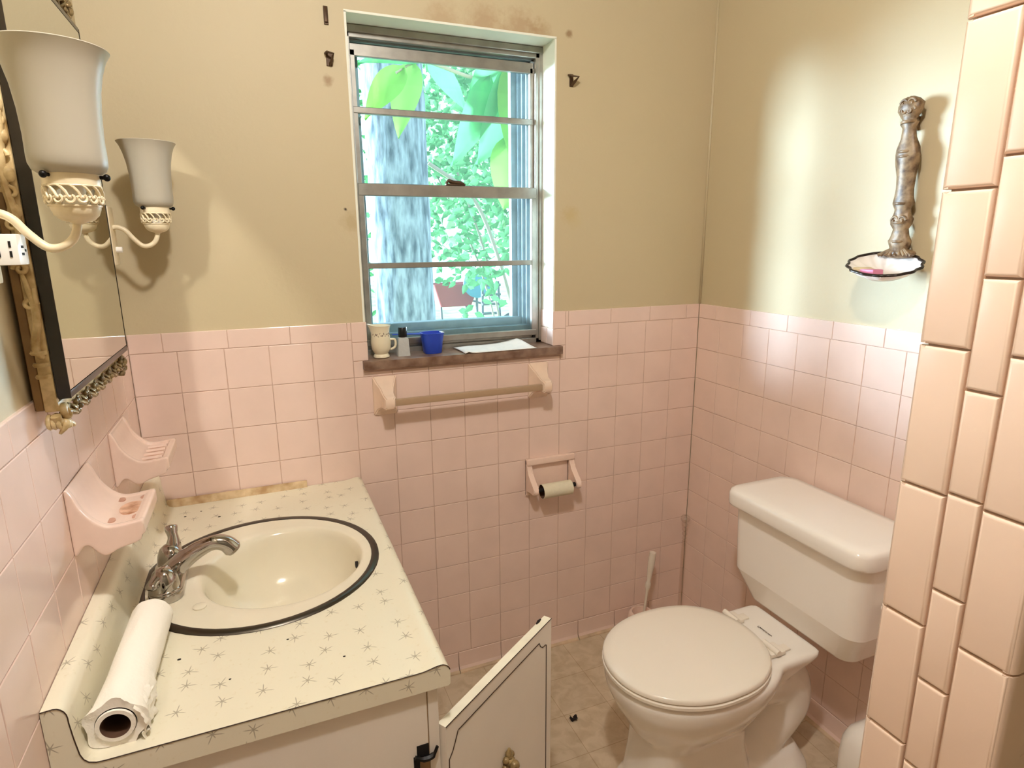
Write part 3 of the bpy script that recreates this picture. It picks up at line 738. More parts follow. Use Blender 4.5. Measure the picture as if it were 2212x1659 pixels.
# washbasin
sk = thing('washbasin', (CX, CY, .745), 'round cream enamel washbasin sunk in countertop with dark steel ring', 'sink')
n = 64
def cring(cx, r, z, ry=None): return [(cx + r*math.cos(2*PI*k/n), CY + (ry or r)*math.sin(2*PI*k/n), z) for k in range(n)]
b = MB()
rg = [cring(CX, .2225, .735), cring(CX, .2235, .746), cring(CX, .2228, .7475), cring(CX+.002, .219, .7470), cring(CX+.012, .203, .7455), cring(CX+.026, .182, .7445), cring(CX+.034, .170, .7435), cring(CX+.037, .165, .741),
      cring(CX+.038, .160, .735), cring(CX+.038, .156, .722), cring(CX+.038, .151, .700), cring(CX+.037, .142, .672), cring(CX+.036, .127, .645), cring(CX+.035, .105, .624), cring(CX+.034, .078, .611), cring(CX+.033, .045, .604), cring(CX+.033, .024, .602), cring(CX+.033, .021, .598), cring(CX+.033, .018, .590)]
b.loft(rg, 0, False, True); b.build('bowl', M['basin'], sk, smooth=60)
b = MB(); b.loft([cring(CX, .2225, .744), cring(CX, .2235, .7486), cring(CX, .228, .7496), cring(CX, .237, .7490), cring(CX, .2400, .7452)], 0, False, False); b.build('rim_ring', M['steel'], sk, smooth=60)
b = MB(); b.lathe([(.020, .6025), (.020, .605), (.013, .606), (.012, .600)], 24, (CX+.033, CY, 0)); b.build('drain', M['chrome'], sk, smooth=50)
b = MB()
ox = CX+.038+.1515
b.loft([[(ox-.002+.004*0-.0016*abs(math.sin(2*PI*k/16)), CY-.012+.013*math.cos(2*PI*k/16), .712+.0055*math.sin(2*PI*k/16)) for k in range(16)], [(ox+.004, CY-.012+.013*math.cos(2*PI*k/16), .712+.0055*math.sin(2*PI*k/16)) for k in range(16)]])
b.build('overflow_slot', M['dark'], sk, smooth=0)
b = MB(); b.lathe([(.012, .745), (.0125, .7475), (.009, .7490), (.0006, .7492)], 20, (.150, -.545, 0)); b.build('hole_cover', M['basin'], sk, smooth=60)

# faucet
FX, FY, FZ = .088, -.433, .7462
fa = thing('faucet', (FX, FY, FZ), 'chrome two-lever faucet on washbasin ledge', 'faucet')
def oval(hx, hy, z):
    pts = []
    for k in range(24):
        a = PI*k/23 - PI/2
        if k < 12: pass
    r = hx
    for k in range(13):
        a = PI*k/12; pts.append((FX+r*math.cos(a), FY+(hy-r)+r*math.sin(a), z))
    for k in range(13):
        a = PI+PI*k/12; pts.append((FX+r*math.cos(a), FY-(hy-r)+r*math.sin(a), z))
    return pts
b = MB(); b.loft([oval(.0305, .080, FZ), oval(.031, .0805, FZ+.014), oval(.0303, .0798, FZ+.0165), oval(.0297, .079, FZ+.0168), oval(.030, .0795, FZ+.019), oval(.027, .077, FZ+.023), oval(.016, .067, FZ+.026)], 0)
b.build('base_plate', M['chrome'], fa, smooth=50)
b = MB()
sp = spline([(FX-.004, FY, FZ+.010), (FX+.008, FY, FZ+.028), (FX+.034, FY, FZ+.050), (FX+.062, FY, FZ+.066), (FX+.090, FY, FZ+.074), (FX+.110, FY, FZ+.068), (FX+.122, FY, FZ+.054)], 5)
rad = [.0245-.0095*min(1, i/18) + (.0030*max(0, (i-18)/12)) for i in range(len(sp))]
b.tube(sp, rad, 16)
b.build('spout', M['chrome'], fa, smooth=60)
b = MB(); d_ = (sp[-1]-sp[-2]).normalized()
b.tube([sp[-1]-d_*.004, sp[-1]+d_*.002, sp[-1]+d_*.006], [.0165, .0165, .0145], 14); b.build('aerator', M['chrome'], fa, smooth=40)
def handle(y, lever):
    b = MB(); b.lathe([(.0265, FZ+.018), (.0262, FZ+.028), (.024, FZ+.042), (.019, FZ+.055), (.011, FZ+.062), (.0006, FZ+.064)], 24, (FX, y, 0))
    b.tube(lever[0], lever[1], 12, flat=.55 if len(lever) < 3 else lever[2])
    return b.build('lever_handle', M['chrome'], fa, smooth=60)
yf, yn = FY+.051, FY-.051
handle(yf, (spline([(FX, yf, FZ+.030), (FX+.006, yf+.006, FZ+.052), (FX+.008, yf+.010, FZ+.070), (FX+.006, yf+.016, FZ+.084), (FX+.004, yf+.024, FZ+.094)], 4), [.020, .019, .018, .017, .0165, .0155, .0145, .013, .0118, .011, .0108, .0112, .0122, .0132, .0135, .013, .008], .95))
handle(yn, (spline([(FX+.002, yn, FZ+.040), (FX-.006, yn-.008, FZ+.048), (FX-.014, yn-.020, FZ+.046), (FX-.020, yn-.032, FZ+.038)], 4), [.017, .0165, .016, .015, .014, .013, .012, .011, .0105, .0105, .011, .011, .007], .7))

# paper towel roll
ax0, ax1 = Vector((.073, -.868, .7785)), Vector((.082, -.600, .7785)); axd = (ax1-ax0).normalized(); axs = Vector((axd.y, -axd.x, 0)); RO, RI = .0325, .0185
pr = thing('paper_towel_roll', tuple((ax0+ax1)/2 - Vector((0, 0, RO))), 'nearly used white paper towel roll lying beside backsplash', 'paper towel roll')
def rp(a, r, s, fl=1.): return ax0 + axd*s + axs*(math.cos(a)*r) + Vector((0, 0, math.sin(a)*r*fl))
L_ = (ax1-ax0).length
b = MB(); nn = 48; nseg = 14; rr3 = random.Random(5)
rings = []
for i in range(nseg+1):
    s = L_*i/nseg
    rings.append([rp(2*PI*k/nn, RO + .0055*max(0, 1-i/5)**2 + .0010*noise.noise(Vector((k*.35, i*.5, 1))) + (.004 if i == 0 else 0)*math.sin(k*.7), s + (.004*noise.noise(Vector((k*.6, 3, 0))) if i == 0 else 0)) for k in range(nn)])
rings = [[rp(2*PI*k/nn, RI+.006, .004) for k in range(nn)], [rp(2*PI*k/nn, RO-.007, .001) for k in range(nn)]] + rings + [[rp(2*PI*k/nn, RO-.004, L_+.001) for k in range(nn)], [rp(2*PI*k/nn, RI, L_) for k in range(nn)]]
b.loft(rings, 0, False, False); b.build('sheets', M['paper'], pr, smooth=50)
b = MB()
ri = [[rp(2*PI*k/nn, RI+.006, -.002+.002) for k in range(nn)], [rp(2*PI*k/nn, RI+.0055, -.003) for k in range(nn)], [rp(2*PI*k/nn, RI, -.003) for k in range(nn)], [rp(2*PI*k/nn, RI-.0008, .02) for k in range(nn)], [rp(2*PI*k/nn, RI-.0008, L_) for k in range(nn)]]
v = b.loft(ri, 0, False, False)
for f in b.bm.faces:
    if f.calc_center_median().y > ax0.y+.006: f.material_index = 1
b.build('core', [M['paper'], M['cardin']], pr, smooth=50)
for q, (a0, a1, s0, s1, lift, seed) in enumerate(((-.55, .75, -.006, .085, .012, 2), (-.8, .35, -.002, .055, .020, 9), (.2, 1.2, .012, .060, .006, 17))):
    b = MB(); na, ns = 14, 10; vs = []
    for i in range(na+1):
        row = []
        for j in range(ns+1):
            a = a0+(a1-a0)*i/na; f = 1-i/na
            rag = .5*noise.noise(Vector((i*.45, seed, 0)))*.02
            s = s0+(s1-s0)*(j/ns)*(1-.35*f*abs(noise.noise(Vector((j*.3, seed*1.3, i*.2))))) + rag*f
            r = RO+.0012 + lift*f*f*(.6+.7*noise.noise(Vector((i*.3, j*.35, seed)))) + .003*noise.noise(Vector((i*.6, j*.7, seed+4)))*f
            p = rp(a, r, s); p.z = max(p.z, .7458); row.append(b.bm.verts.new(p))
        vs.append(row)
    for i in range(na):
        for j in range(ns): b.face([vs[i][j], vs[i+1][j], vs[i+1][j+1], vs[i][j+1]])
    b.build('torn_sheet', M['paper'], pr, smooth=60)

# ------------------------------------------------------------------ mirror
mi = thing('wall_mirror', (0, -.475, 1.20), 'ornate antique cream framed mirror on left wall above vanity', 'mirror')
MX = .0455; MY0, MY1, MZ0, MZ1 = -.700, -.262, 1.216, 1.803
b = MB(); b.box((0, -.700, 1.188), (.0115, -.268, 1.832), bev=.0015, seg=1); b.build('backing', M['frameside'], mi, smooth=0)
b = MB(); b.box((.0445, MY0+.0006, MZ0), (MX, MY1-.0006, MZ1)); b.build('glass', M['mirror'], mi, smooth=0)
b = MB()
for (y0, y1, z0, z1) in ((MY0-.0015, MY0+.0005, MZ0-.012, MZ1+.010), (MY1-.0005, MY1+.0025, MZ0-.006, MZ1+.008)): b.box((.030, y0, z0), (.0462, y1, z1), bev=.0005, seg=1)
b.box((.030, MY0, MZ0-.012), (.0460, MY1, MZ0-.001), bev=.002, seg=2); b.box((.030, MY0, MZ1+.001), (.0460, MY1, MZ1+.010), bev=.002, seg=2)
b.box((.026, MY0+.001, MZ0-.010), (.0440, MY1-.001, MZ1+.008))
b.build('black_bead', M['blackstrip'], mi, smooth=40)
b = MB(); b.box((.0115, -.703, 1.186), (.030, -.264, 1.200), bev=.003, seg=2); b.box((.0115, -.703, 1.818), (.030, -.264, 1.834), bev=.003, seg=2); b.box((.0115, -.7025, 1.186), (.0285, -.690, 1.834), bev=.003, seg=2); b.box((.0115, -.276, 1.186), (.0285, -.2605, 1.834), bev=.003, seg=2)
b.build('moulding', M['antique'], mi, smooth=40)
def scroll(b, o, ud, vd, size, turns=1.25, r=.006, lift=.008):
    pts = []; rad = []; N_ = 22
    ax = Vector(ud).cross(Vector(vd))
    for i in range(N_+1):
        t_ = i/N_; a = turns*2*PI*t_; q = size*(1-.78*t_)
        pts.append(Vector(o) + Vector(ud)*(q*math.cos(a)) + Vector(vd)*(q*math.sin(a)) + ax*(lift*t_)); rad.append(r*(1-.35*t_))
    b.tube(pts, rad, 8)
# low relief of stems, curled leaves and banded collars along the two long sides
def side_ornament(ys, sgn, m):
    b = MB(); X0 = .0185
    for (za, up) in ((1.235, 1), (1.785, -1)):
        H = .150
        b.tube(spline([(X0+.004, ys, za+up*.03), (X0-.002, ys+sgn*.003, za+up*.3*H), (X0+.005, ys+sgn*.003, za+up*.62*H), (X0-.003, ys+sgn*.002, za+up*H)], 5), [.0045, .0055, .0065, .007, .0075, .008, .008, .0075, .007, .0065, .006, .006, .0055, .005, .004, .003], 8, flat=.7)
        b.tube(spline([(X0-.003, ys+sgn*.002, za+up*.35*H), (X0+.006, ys+sgn*.005, za+up*.55*H), (X0+.008, ys+sgn*.003, za+up*.85*H)], 5), [.003, .0045, .005, .0055, .0055, .005, .0045, .004, .0035, .003, .002], 8)
        scroll(b, (X0+.001, ys+sgn*.002, za+up*.70*H), (1, 0, 0), (0, 0, up), .008, r=.0036, lift=sgn*-.003*up)
        scroll(b, (X0-.002, ys+sgn*.002, za+up*1.02*H), (-1, 0, 0), (0, 0, up), .0085, r=.0038, lift=sgn*.003*up)
        for k in range(3): b.torus((X0, ys-sgn*.001, za+up*(.004+.017*k)), .0068+.0006*k, .0032, 14, 6)
    b.tube(spline([(X0, ys, 1.385), (X0+.004, ys+sgn*.003, 1.44), (X0-.003, ys+sgn*.002, 1.51), (X0+.004, ys+sgn*.003, 1.58), (X0, ys, 1.635)], 5), [.003]*3+[.0045, .006]+[.0075]*11+[.006, .0045]+[.003]*3, 8, flat=.7)
    for z in (1.425, 1.463, 1.51, 1.557, 1.595): b.sphere((X0+.003, ys+sgn*.002, z), .0085, 10, 7, sy=.8, sz=1.2)
    for z, d in ((1.445, 1), (1.487, -1), (1.533, 1), (1.575, -1)): scroll(b, (X0-.002*d, ys+sgn*.003, z), (d, 0, 0), (0, 0, 1), .009, 1.1, .0032, 0)
    return b.build('scrollwork', m, mi, smooth=60)
side_ornament(-.7045, -1, M['antique'])
side_ornament(-.2585, 1, M['antique'])
def run_ornament(zc, sgn, m):
    b = MB()
    for k in range(7):
        y = -.665+.058*k
        scroll(b, (.026, y, zc+sgn*.010), (0, 1 if k % 2 else -1, 0), (0, 0, sgn), .014, 1.2, .0042, .006*(1 if (k % 2) == (sgn > 0) else -1))
        b.tube(spline([(.022, y-.018, zc+sgn*.001), (.032, y-.006, zc+sgn*.010), (.035, y+.010, zc+sgn*.017), (.028, y+.020, zc+sgn*.012)], 4), [.003, .004, .005, .006, .0065, .007, .007, .0065, .006, .005, .004, .003, .002], 8, flat=.6)
        b.tube(spline([(.024, y+.012, zc+sgn*.002), (.034, y+.020, zc+sgn*.012), (.030, y+.028, zc+sgn*.020)], 4), [.003, .0045, .0055, .006, .0055, .0045, .0035, .003, .002], 8, flat=.6)
        for q in range(6): b.sphere((.034, y+.034+.0085*math.cos(q*1.047), zc+sgn*.013+.0085*math.sin(q*1.047)), .0055, 8, 5, sx=.7)
        b.sphere((.038, y+.034, zc+sgn*.013), .0045, 8, 5)
    return b.build('floral_border', m, mi, smooth=60)
run_ornament(1.190, -1, M['antique_gold']); run_ornament(1.830, 1, M['antique_gold'])
def corner(y, z, sy, sz, m):
    b = MB()
    scroll(b, (.026, y, z), (0, sy, 0), (0, 0, sz), .017, 1.35, .0068, .012*sy*sz)
    b.sphere((.036, y+sy*.002, z), .0075, 12, 8)
    for k in range(4): b.tube(spline([(.020, y-sy*.006, z+sz*.002), (.036, y+sy*(.010-.009*k), z+sz*(.012+.003*k)), (.026, y+sy*(.012-.012*k), z+sz*(.028-.002*k))], 4), [.003, .004, .005, .0055, .0055, .005, .004, .003, .002], 8, flat=.6)
    for k in range(3): b.torus((.016+.006*k, y+sy*.010, z+sz*.010), .009, .003, 14, 6, axis='x')
    return b.build('corner_ornament', m, mi, smooth=60)
corner(-.694, 1.182, -1, -1, M['antique']); corner(-.268, 1.182, 1, -1, M['antique_gold']); corner(-.694, 1.838, -1, 1, M['antique']); corner(-.268, 1.838, 1, 1, M['antique_gold'])

# ------------------------------------------------------------------ sconces
def sconce(y, label, dz=0., x=.115):
    t = thing('wall_sconce', (0, y, 1.41), label, 'wall lamp', 'cream wall sconces flanking the mirror')
    b = MB(); b.box((0, y-.024, 1.375), (.030, y+.024, 1.500), bev=.004); b.build('backplate', M['cream'], t, smooth=40)
    k = x/.115
    arm = spline([(.020, y, 1.452), (.036, y, 1.4565), (.052*k, y, 1.450), (.066*k, y, 1.432), (.082*k, y, 1.4165), (.098*k, y, 1.418), (.110*k, y, 1.430), (x, y, 1.449)], 5)
    b = MB(); b.tube(arm, .0050, 12); b.build('arm', M['cream'], t, smooth=60)
    b = MB(); b.lathe([(.005, 1.443), (.008, 1.445), (.017, 1.448), (.0225, 1.453), (.0252, 1.460), (.0256, 1.463)], 32, (x, y, 0), cap1=False); b.lathe([(.0256, 1.4625), (.0272, 1.4632), (.0272, 1.4645), (.023, 1.465)], 32, (x, y, 0)); b.build('cup', M['cream'], t, smooth=50)
    # pierced collar: plain band with scalloped rim above, slanted slits and loops below
    b = MB(); n2 = 96; RC = .0292
    def cyl(zlo, zhi, m0, m1):
        lo = [[], []]; hi = [[], []]
        for q, r in enumerate((RC, RC-.0011)):
            for i in range(n2):
                a = 2*PI*i/n2
                lo[q].append(b.bm.verts.new((x+r*math.cos(a), y+r*math.sin(a), zlo(a)))); hi[q].append(b.bm.verts.new((x+r*math.cos(a), y+r*math.sin(a), zhi(a))))
        for i in range(n2):
            j = (i+1) % n2
            b.face([lo[0][i], lo[0][j], hi[0][j], hi[0][i]]); b.face([lo[1][j], lo[1][i], hi[1][i], hi[1][j]]); b.face([hi[0][i], hi[0][j], hi[1][j], hi[1][i]]); b.face([lo[0][j], lo[0][i], lo[1][i], lo[1][j]])
    cyl(lambda a: 1.4855, lambda a: 1.5010+.0028*abs(math.sin(a*8)), 0, 0)
    nb = 15
    for i in range(nb):
        a0 = 2*PI*i/nb; st = 2*PI/nb
        def pt(u, z, rr_=RC-.0005): return (x+rr_*math.cos(a0+st*u), y+rr_*math.sin(a0+st*u), z)
        b.tube([pt(-.55, 1.4862), pt(-.2, 1.4835), pt(.1, 1.4790), pt(.30, 1.4735)], [.0016, .0019, .0021, .0017], 6, flat=.8)
        lp = []
        for k2 in range(11):
            a = PI*1.0+PI*1.35*k2/10*1.0
            lp.append(pt(.30+.36*math.cos(a)+.12, 1.4700+.0042*math.sin(a)+.001))
        b.tube(lp, .0016, 6, flat=.9)
        b.sphere(pt(.42, 1.4725), .0022, 6, 4)
        b.tube([pt(-.06, 1.4722), pt(.18, 1.4738), pt(.34, 1.4715)], .0014, 6)
    b.torus((x, y, 1.4858), RC-.0004, .0011, 48, 6)
    b.build('collar', M['cream'], t, smooth=50)
    for a in (PI*1.32, PI*1.32+2*PI/3, PI*1.32+4*PI/3):
        b = MB(); c_, s_ = math.cos(a), math.sin(a)
        b.tube([(x+c_*(RC-.002), y+s_*(RC-.002), 1.4965), (x+c_*(RC+.006), y+s_*(RC+.006), 1.4965)], .0022, 8); b.sphere((x+c_*(RC+.007), y+s_*(RC+.007), 1.4965), .0042, 10, 7)
        b.build('thumbscrew', M['screw'], t, smooth=60)
    sh = [(.026, 1.4985), (.031, 1.4995), (.0365, 1.5035), (.0390, 1.5100), (.0394, 1.518), (.0390, 1.540), (.0402, 1.568), (.0428, 1.592), (.0470, 1.612), (.0520, 1.626), (.0570, 1.634)]
    inner = [(r-.0028, h+.0015) for r, h in reversed(sh)]
    b = MB(); b.lathe(sh+[(sh[-1][0]-.0012, 1.6352)]+inner, 48, (x, y, 0), cap0=False, cap1=False); b.build('glass_shade', M['shadeglass'], t, smooth=60)
    b = MB(); b.lathe([(.012, 1.463), (.0125, 1.50), (.011, 1.502)], 16, (x, y, 0)); b.build('socket', M['whiteplastic'], t, smooth=40)
    return t
s1 = sconce(-.130, 'farther unlit sconce with frosted shade between mirror and window wall', x=.115)
b = MB(); b.tube([(.012, -.129+0, 1.4085), (.030, -.129, 1.4085)], .0052, 10); k1 = b.build('knob_base', M['screw'], s1, smooth=50)
b = MB(); b.tube([(.029, -.129, 1.4085), (.0415, -.129, 1.4085)], .0062, 12); b.build('switch_knob', M['whiteplastic'], s1, smooth=50)
s2 = sconce(-.842, 'nearer unlit sconce with large frosted shade left of mirror', x=.119)
b = MB(); b.box((.030, -.858, 1.397), (.0605, -.826, 1.432), bev=.002); ob = b.build('outlet', M['whiteplastic'], s2, smooth=40)
b = MB()
for (xx, zz) in ((.041, 1.420), (.052, 1.420), (.041, 1.409), (.052, 1.409)): b.box((xx, -.8588, zz-.003), (xx+.0022, -.8575, zz+.004))
b.box((.0600, -.848, 1.416), (.0608, -.840, 1.419)); b.box((.0600, -.848, 1.408), (.0608, -.840, 1.411)); b.box((.0600, -.837, 1.412), (.0608, -.832, 1.415))
b.build('outlet_slot', M['dark'], ob, smooth=0)

# ------------------------------------------------------------------ ladle-shaped wall soap holder
ld = thing('wall_soap_holder', (XR, -.72, 1.38), 'aged brass ladle-shaped soap holder with shell dish on right wall', 'soap holder')
b = MB()
hp = [(1.388, -.723, .016), (1.400, -.723, .018), (1.412, -.722, .021), (1.425, -.721, .016), (1.440, -.7205, .0135), (1.452, -.720, .019), (1.462, -.720, .020), (1.472, -.7195, .016), (1.486, -.719, .014), (1.498, -.7185, .019), (1.508, -.718, .0175), (1.530, -.717, .0155), (1.560, -.716, .0165), (1.590, -.7145, .0205), (1.606, -.7135, .0215), (1.620, -.7125, .0195), (1.642, -.711, .0135), (1.664, -.709, .0115), (1.674, -.7085, .016), (1.682, -.708, .0125), (1.690, -.7075, .0165), (1.702, -.707, .0215), (1.714, -.7065, .0215), (1.724, -.706, .015), (1.730, -.705, .006)]
rings = []; n3 = 20
for (z, y, r) in hp:
    xc = XR+PD-.030
    r *= 1.32; rings.append([(xc + r*.55*math.cos(2*PI*k/n3)*(1+.10*math.sin(z*160+k)), y + r*math.sin(2*PI*k/n3)*(1+.06*math.sin(k*3+z*200)), z+.0015*math.sin(k*2)) for k in range(n3)])
b.loft(rings, 0)
for z in (1.412, 1.455, 1.498, 1.602, 1.612, 1.676):
    b.torus((XR+PD-.030, -.7175+(1.5-z)*-.0 - (z-1.5)*-.045*-1*-1 if False else -.7235+(z-1.388)*.052, z), .0155, .0035, 18, 6)
for z in (1.460, 1.700, 1.716):
    for s_ in (-1, 1): scroll(b, (XR+PD-.040, -.7235+(z-1.388)*.052+s_*.008, z), (0, s_, 0), (0, 0, 1), .010, 1.1, .0035, -.004*s_)
b.sphere((XR+PD-.030, -.723, 1.385), .026, 14, 8, sx=.55, sy=1.6, sz=.45)
for k in range(9):
    a = -1.2+2.4*k/8; b.tube([(XR+PD-.034, -.723+math.sin(a)*.012, 1.398), (XR+PD-.045, -.723+math.sin(a)*.044, 1.380)], [.003, .004], 6)
b.box((XR+PD-.022, -.719, 1.47), (XR+PD, -.707, 1.50)); b.box((XR+PD-.022, -.711, 1.66), (XR+PD, -.70, 1.69))
b.build('handle', M['bronze'], ld, smooth=60)
dcx, dcy, dz = XR-.074, -.727, 1.362
def shell(rx, ry, z, sc_=.035, ph=0): return [(dcx + rx*math.cos(2*PI*k/64)*(1+sc_*math.cos(14*2*PI*k/64)), dcy + ry*math.sin(2*PI*k/64)*(1+sc_*math.cos(14*2*PI*k/64)), z+.34*rx*math.cos(2*PI*k/64)+.13*ry*math.sin(2*PI*k/64)) for k in range(64)]
b = MB(); b.loft([shell(.016, .020, dz-.030, .0), shell(.034, .044, dz-.026, .02), shell(.052, .066, dz-.014), shell(.0635, .080, dz-.002), shell(.062, .0785, dz-.002), shell(.049, .062, dz-.009), shell(.030, .040, dz-.017, .03), shell(.010, .012, dz-.020, .02)], 0)
b.build('shell_dish', M['porcelain'], ld, smooth=60)
b = MB(); rr_ = [Vector(p) for p in shell(.064, .081, dz)]
v = []
for i, p in enumerate(rr_):
    out = (p-Vector((dcx, dcy, dz))).normalized(); w_ = .0032
    v.append([b.bm.verts.new(p+out*(w_*math.cos(2*PI*k/8))+Vector((0, 0, w_*math.sin(2*PI*k/8)))) for k in range(8)])
for i in range(64):
    for k in range(8): b.face([v[i][k], v[(i+1) % 64][k], v[(i+1) % 64][(k+1) % 8], v[i][(k+1) % 8]])
b.build('rim', M['rim'], ld, smooth=60)
b = MB(); b.loft([[(dcx-.012+rx*math.cos(2*PI*k/24), dcy+.044+ry*math.sin(2*PI*k/24)*(1+.1*math.sin(3*2*PI*k/24)), z) for k in range(24)] for rx, ry, z in ((.026, .022, dz-.022), (.028, .024, dz-.013), (.020, .016, dz-.009))], 0)
b.build('dried_residue', M['residue'], ld, smooth=60)
sb = MB(); sb.box((dcx-.046, dcy-.010, dz-.026), (dcx-.012, dcy+.026, dz-.012), bev=.003)
o = sb.build('soap_sliver', M['soap'], None, smooth=50); tag(o, 'small pink soap sliver lying in shell dish on right wall', 'soap')

# ------------------------------------------------------------------ toilet
TY = -.660
to = thing('toilet', (1.4, TY, 0), 'white two-piece toilet with closed round lid against right wall', 'toilet')
def egg(xf, xb, hw, z, n=48, sq=2.0, yc=TY):
    cx = xf+(hw*1.18); pts = []
    for k in range(n):
        a = 2*PI*k/n; c, s = math.cos(a), math.sin(a)
        rx = (xb-cx) if c > 0 else (cx-xf)
        e = 2/sq if c <= 0 else 2/2.6
        pts.append((cx + rx*(abs(c)**e)*(1 if c > 0 else -1), yc + hw*(abs(s)**(2/2.1))*(1 if s > 0 else -1), z))
    return pts
b = MB()
b.loft([egg(1.075, 1.40, .100, .225), egg(1.055, 1.44, .128, .262), egg(1.030, 1.46, .152, .305), egg(1.012, 1.47, .168, .345), egg(1.006, 1.475, .174, .375), egg(1.010, 1.475, .172, .390), egg(1.02, 1.47, .165, .394)], 0)
b.loft([rrect(1.40, TY, .070, .075, .05, .27), rrect(1.42, TY, .095, .092, .05, .32), rrect(1.435, TY, .112, .110, .04, .362), rrect(1.445, TY, .112, .121, .03, .385), rrect(1.445, TY, .110, .119, .02, .398)], 0)
b.loft([rrect(1.26, TY, .195, .115, .06, 0), rrect(1.26, TY, .193, .113, .06, .02), rrect(1.24, TY, .160, .092, .05, .06), rrect(1.235, TY, .145, .088, .05, .14), rrect(1.235, TY, .140, .094, .06, .21), rrect(1.24, TY, .150, .12, .07, .262)], 0)
b.tube(spline([(1.33, TY, .27), (1.44, TY, .29), (1.535, TY, .25), (1.545, TY, .17), (1.47, TY, .10), (1.42, TY, .05)], 6), [.10, .10, .098, .095, .092, .09, .088, .088, .086, .084, .082, .08, .08, .08, .08, .08, .08, .08, .08, .078, .078, .078, .078, .078, .078, .076, .076, .074, .074, .072, .07], 20)
b.loft([rrect(1.46, TY, .14, .115, .07, 0), rrect(1.46, TY, .138, .113, .07, .018), rrect(1.46, TY, .11, .08, .05, .07)], 0)
o = b.build('bowl', M['white'], to, smooth=60)
md = o.modifiers.new('r', 'REMESH'); md.mode = 'VOXEL'; md.voxel_size = .0058
md = o.modifiers.new('s', 'SMOOTH'); md.factor = .6; md.iterations = 14
bake(o); o.data.shade_smooth()
b = MB(); b.loft([egg(1.006, 1.418, .172, .396), egg(1.001, 1.42, .177, .400), egg(1.001, 1.42, .177, .407), egg(1.006, 1.418, .172, .410)], 0); b.build('seat', M['seat'], to, smooth=50)
b = MB(); b.loft([egg(1.008, 1.416, .170, .4105), egg(1.002, 1.42, .1755, .414), egg(1.002, 1.42, .1755, .421), egg(1.007, 1.416, .171, .4255), egg(1.03, 1.40, .155, .4275), egg(1.10, 1.34, .10, .4285)], 0); b.build('lid', M['seat'], to, smooth=50)
for s_ in (-1, 1):
    b = MB(); yy = TY+s_*.072
    b.box((1.405, yy-.021, .400), (1.452, yy+.021, .411), bev=.003); b.tube([(1.424, yy-.026, .414), (1.424, yy+.026, .414)], .0075, 10); b.build('hinge', M['seat'], to, smooth=50)
    b = MB(); b.box((1.452, yy-.012, .3985), (1.478, yy+.012, .404), bev=.002); b.build('hinge_tab', M['seat'], to, smooth=50)
b = MB(); TCY = -.678
b.loft([rrect(1.630, TCY, .066, .160, .030, .4015, 12), rrect(1.628, TCY, .073, .167, .036, .4035, 12), rrect(1.627, TCY, .076, .170, .038, .409, 12), rrect(1.619, TCY, .0990, .203, .042, .488, 12), rrect(1.6185, TCY, .1005, .206, .042, .494, 12), rrect(1.615, TCY, .105, .212, .042, .690, 12)], 0); b.build('tank', M['white'], to, smooth=13)
b = MB(); b.loft([rrect(1.611, TCY, .109, .214, .042, .688), rrect(1.607, TCY, .1205, .2235, .045, .690), rrect(1.606, TCY, .122, .2245, .045, .696), rrect(1.606, TCY, .1217, .2242, .045, .722), rrect(1.606, TCY, .1185, .221, .044, .7305), rrect(1.607, TCY, .112, .2145, .042, .7348), rrect(1.61, TCY, .09, .19, .03, .736)], 0); b.build('tank_lid', M['white'], to, smooth=60)
b = MB(); b.tube([(1.665, TCY-.206, .590), (1.665, TCY-.220, .590)], .012, 14); b.tube([(1.665, TCY-.220, .590), (1.62, TCY-.226, .590), (1.578, TCY-.226, .590)], [.006, .0055, .0065], 10); b.sphere((1.573, TCY-.226, .590), .0088, 12, 8); b.build('flush_lever', M['white'], to, smooth=60)
b = MB()
import itertools
px_ = 1.474; pts = []
for i in range(26):
    u = i/25; pts.append((px_+.0022*math.sin(i*1.9)*(1-.4*u)+.0006, TY+.018-.042*u, .4012))
b.tube([(1.477, TY+.022, .4012), (1.472, TY+.023, .4012), (1.4705, TY+.019, .4012), (1.476, TY+.016, .4012)], .0007, 5); b.tube(pts, .0008, 5)
b.build('script_mark', M['print'], to, smooth=0)
b = MB(); b.box((1.452, TY-.1215, .0), (1.458, TY-.117, .045)); b.build('bolt_slot', M['dark'], to, smooth=0)
# ------------------------------------------------------------------ things round the toilet
br = thing('toilet_brush', (1.50, -.085, 0), 'clear-handled toilet brush in pink holder behind toilet', 'toilet brush')
b = MB(); b.lathe([(.055, 0), (.057, .01), (.052, .06), (.046, .098), (.040, .104), (.034, .104), (.03, .06)], 28, (1.49, -.085, 0)); b.build('holder', M['ceramic_pink'], br, smooth=50)
b = MB(); hb, ht = Vector((1.496, -.085, .06)), Vector((1.527, -.085, .333)); hd = ht-hb
hpts = [hb+hd*t_ for t_ in (0, .44, .47, .52, .57, .60, .66, .78, .88, .95, 1.0)]
b.tube(hpts, [.0048, .0048, .006, .0105, .0100, .0062, .0085, .0115, .0125, .0115, .0115], 10); b.build('handle', M['whiteclear'] if 'whiteclear' in M else mat('pearl_acrylic', (.93, .89, .83), .12, trans=.15, ior=1.4), br, smooth=40)
rod = thing('plunger_handle', (1.704, -.034, 0), 'clear beaded plastic rod standing in tiled corner behind toilet', 'rod')
MC = clear2('clear_plastic_bead', (.97, .95, .93), .45, .10)
b = MB(); x_, y_ = 1.700, -.036
b.tube([(x_, y_, 0), (x_+.004, y_+.002, .318)], .0085, 12); b.build('rod', M['clear'], rod, smooth=60)
b = MB()
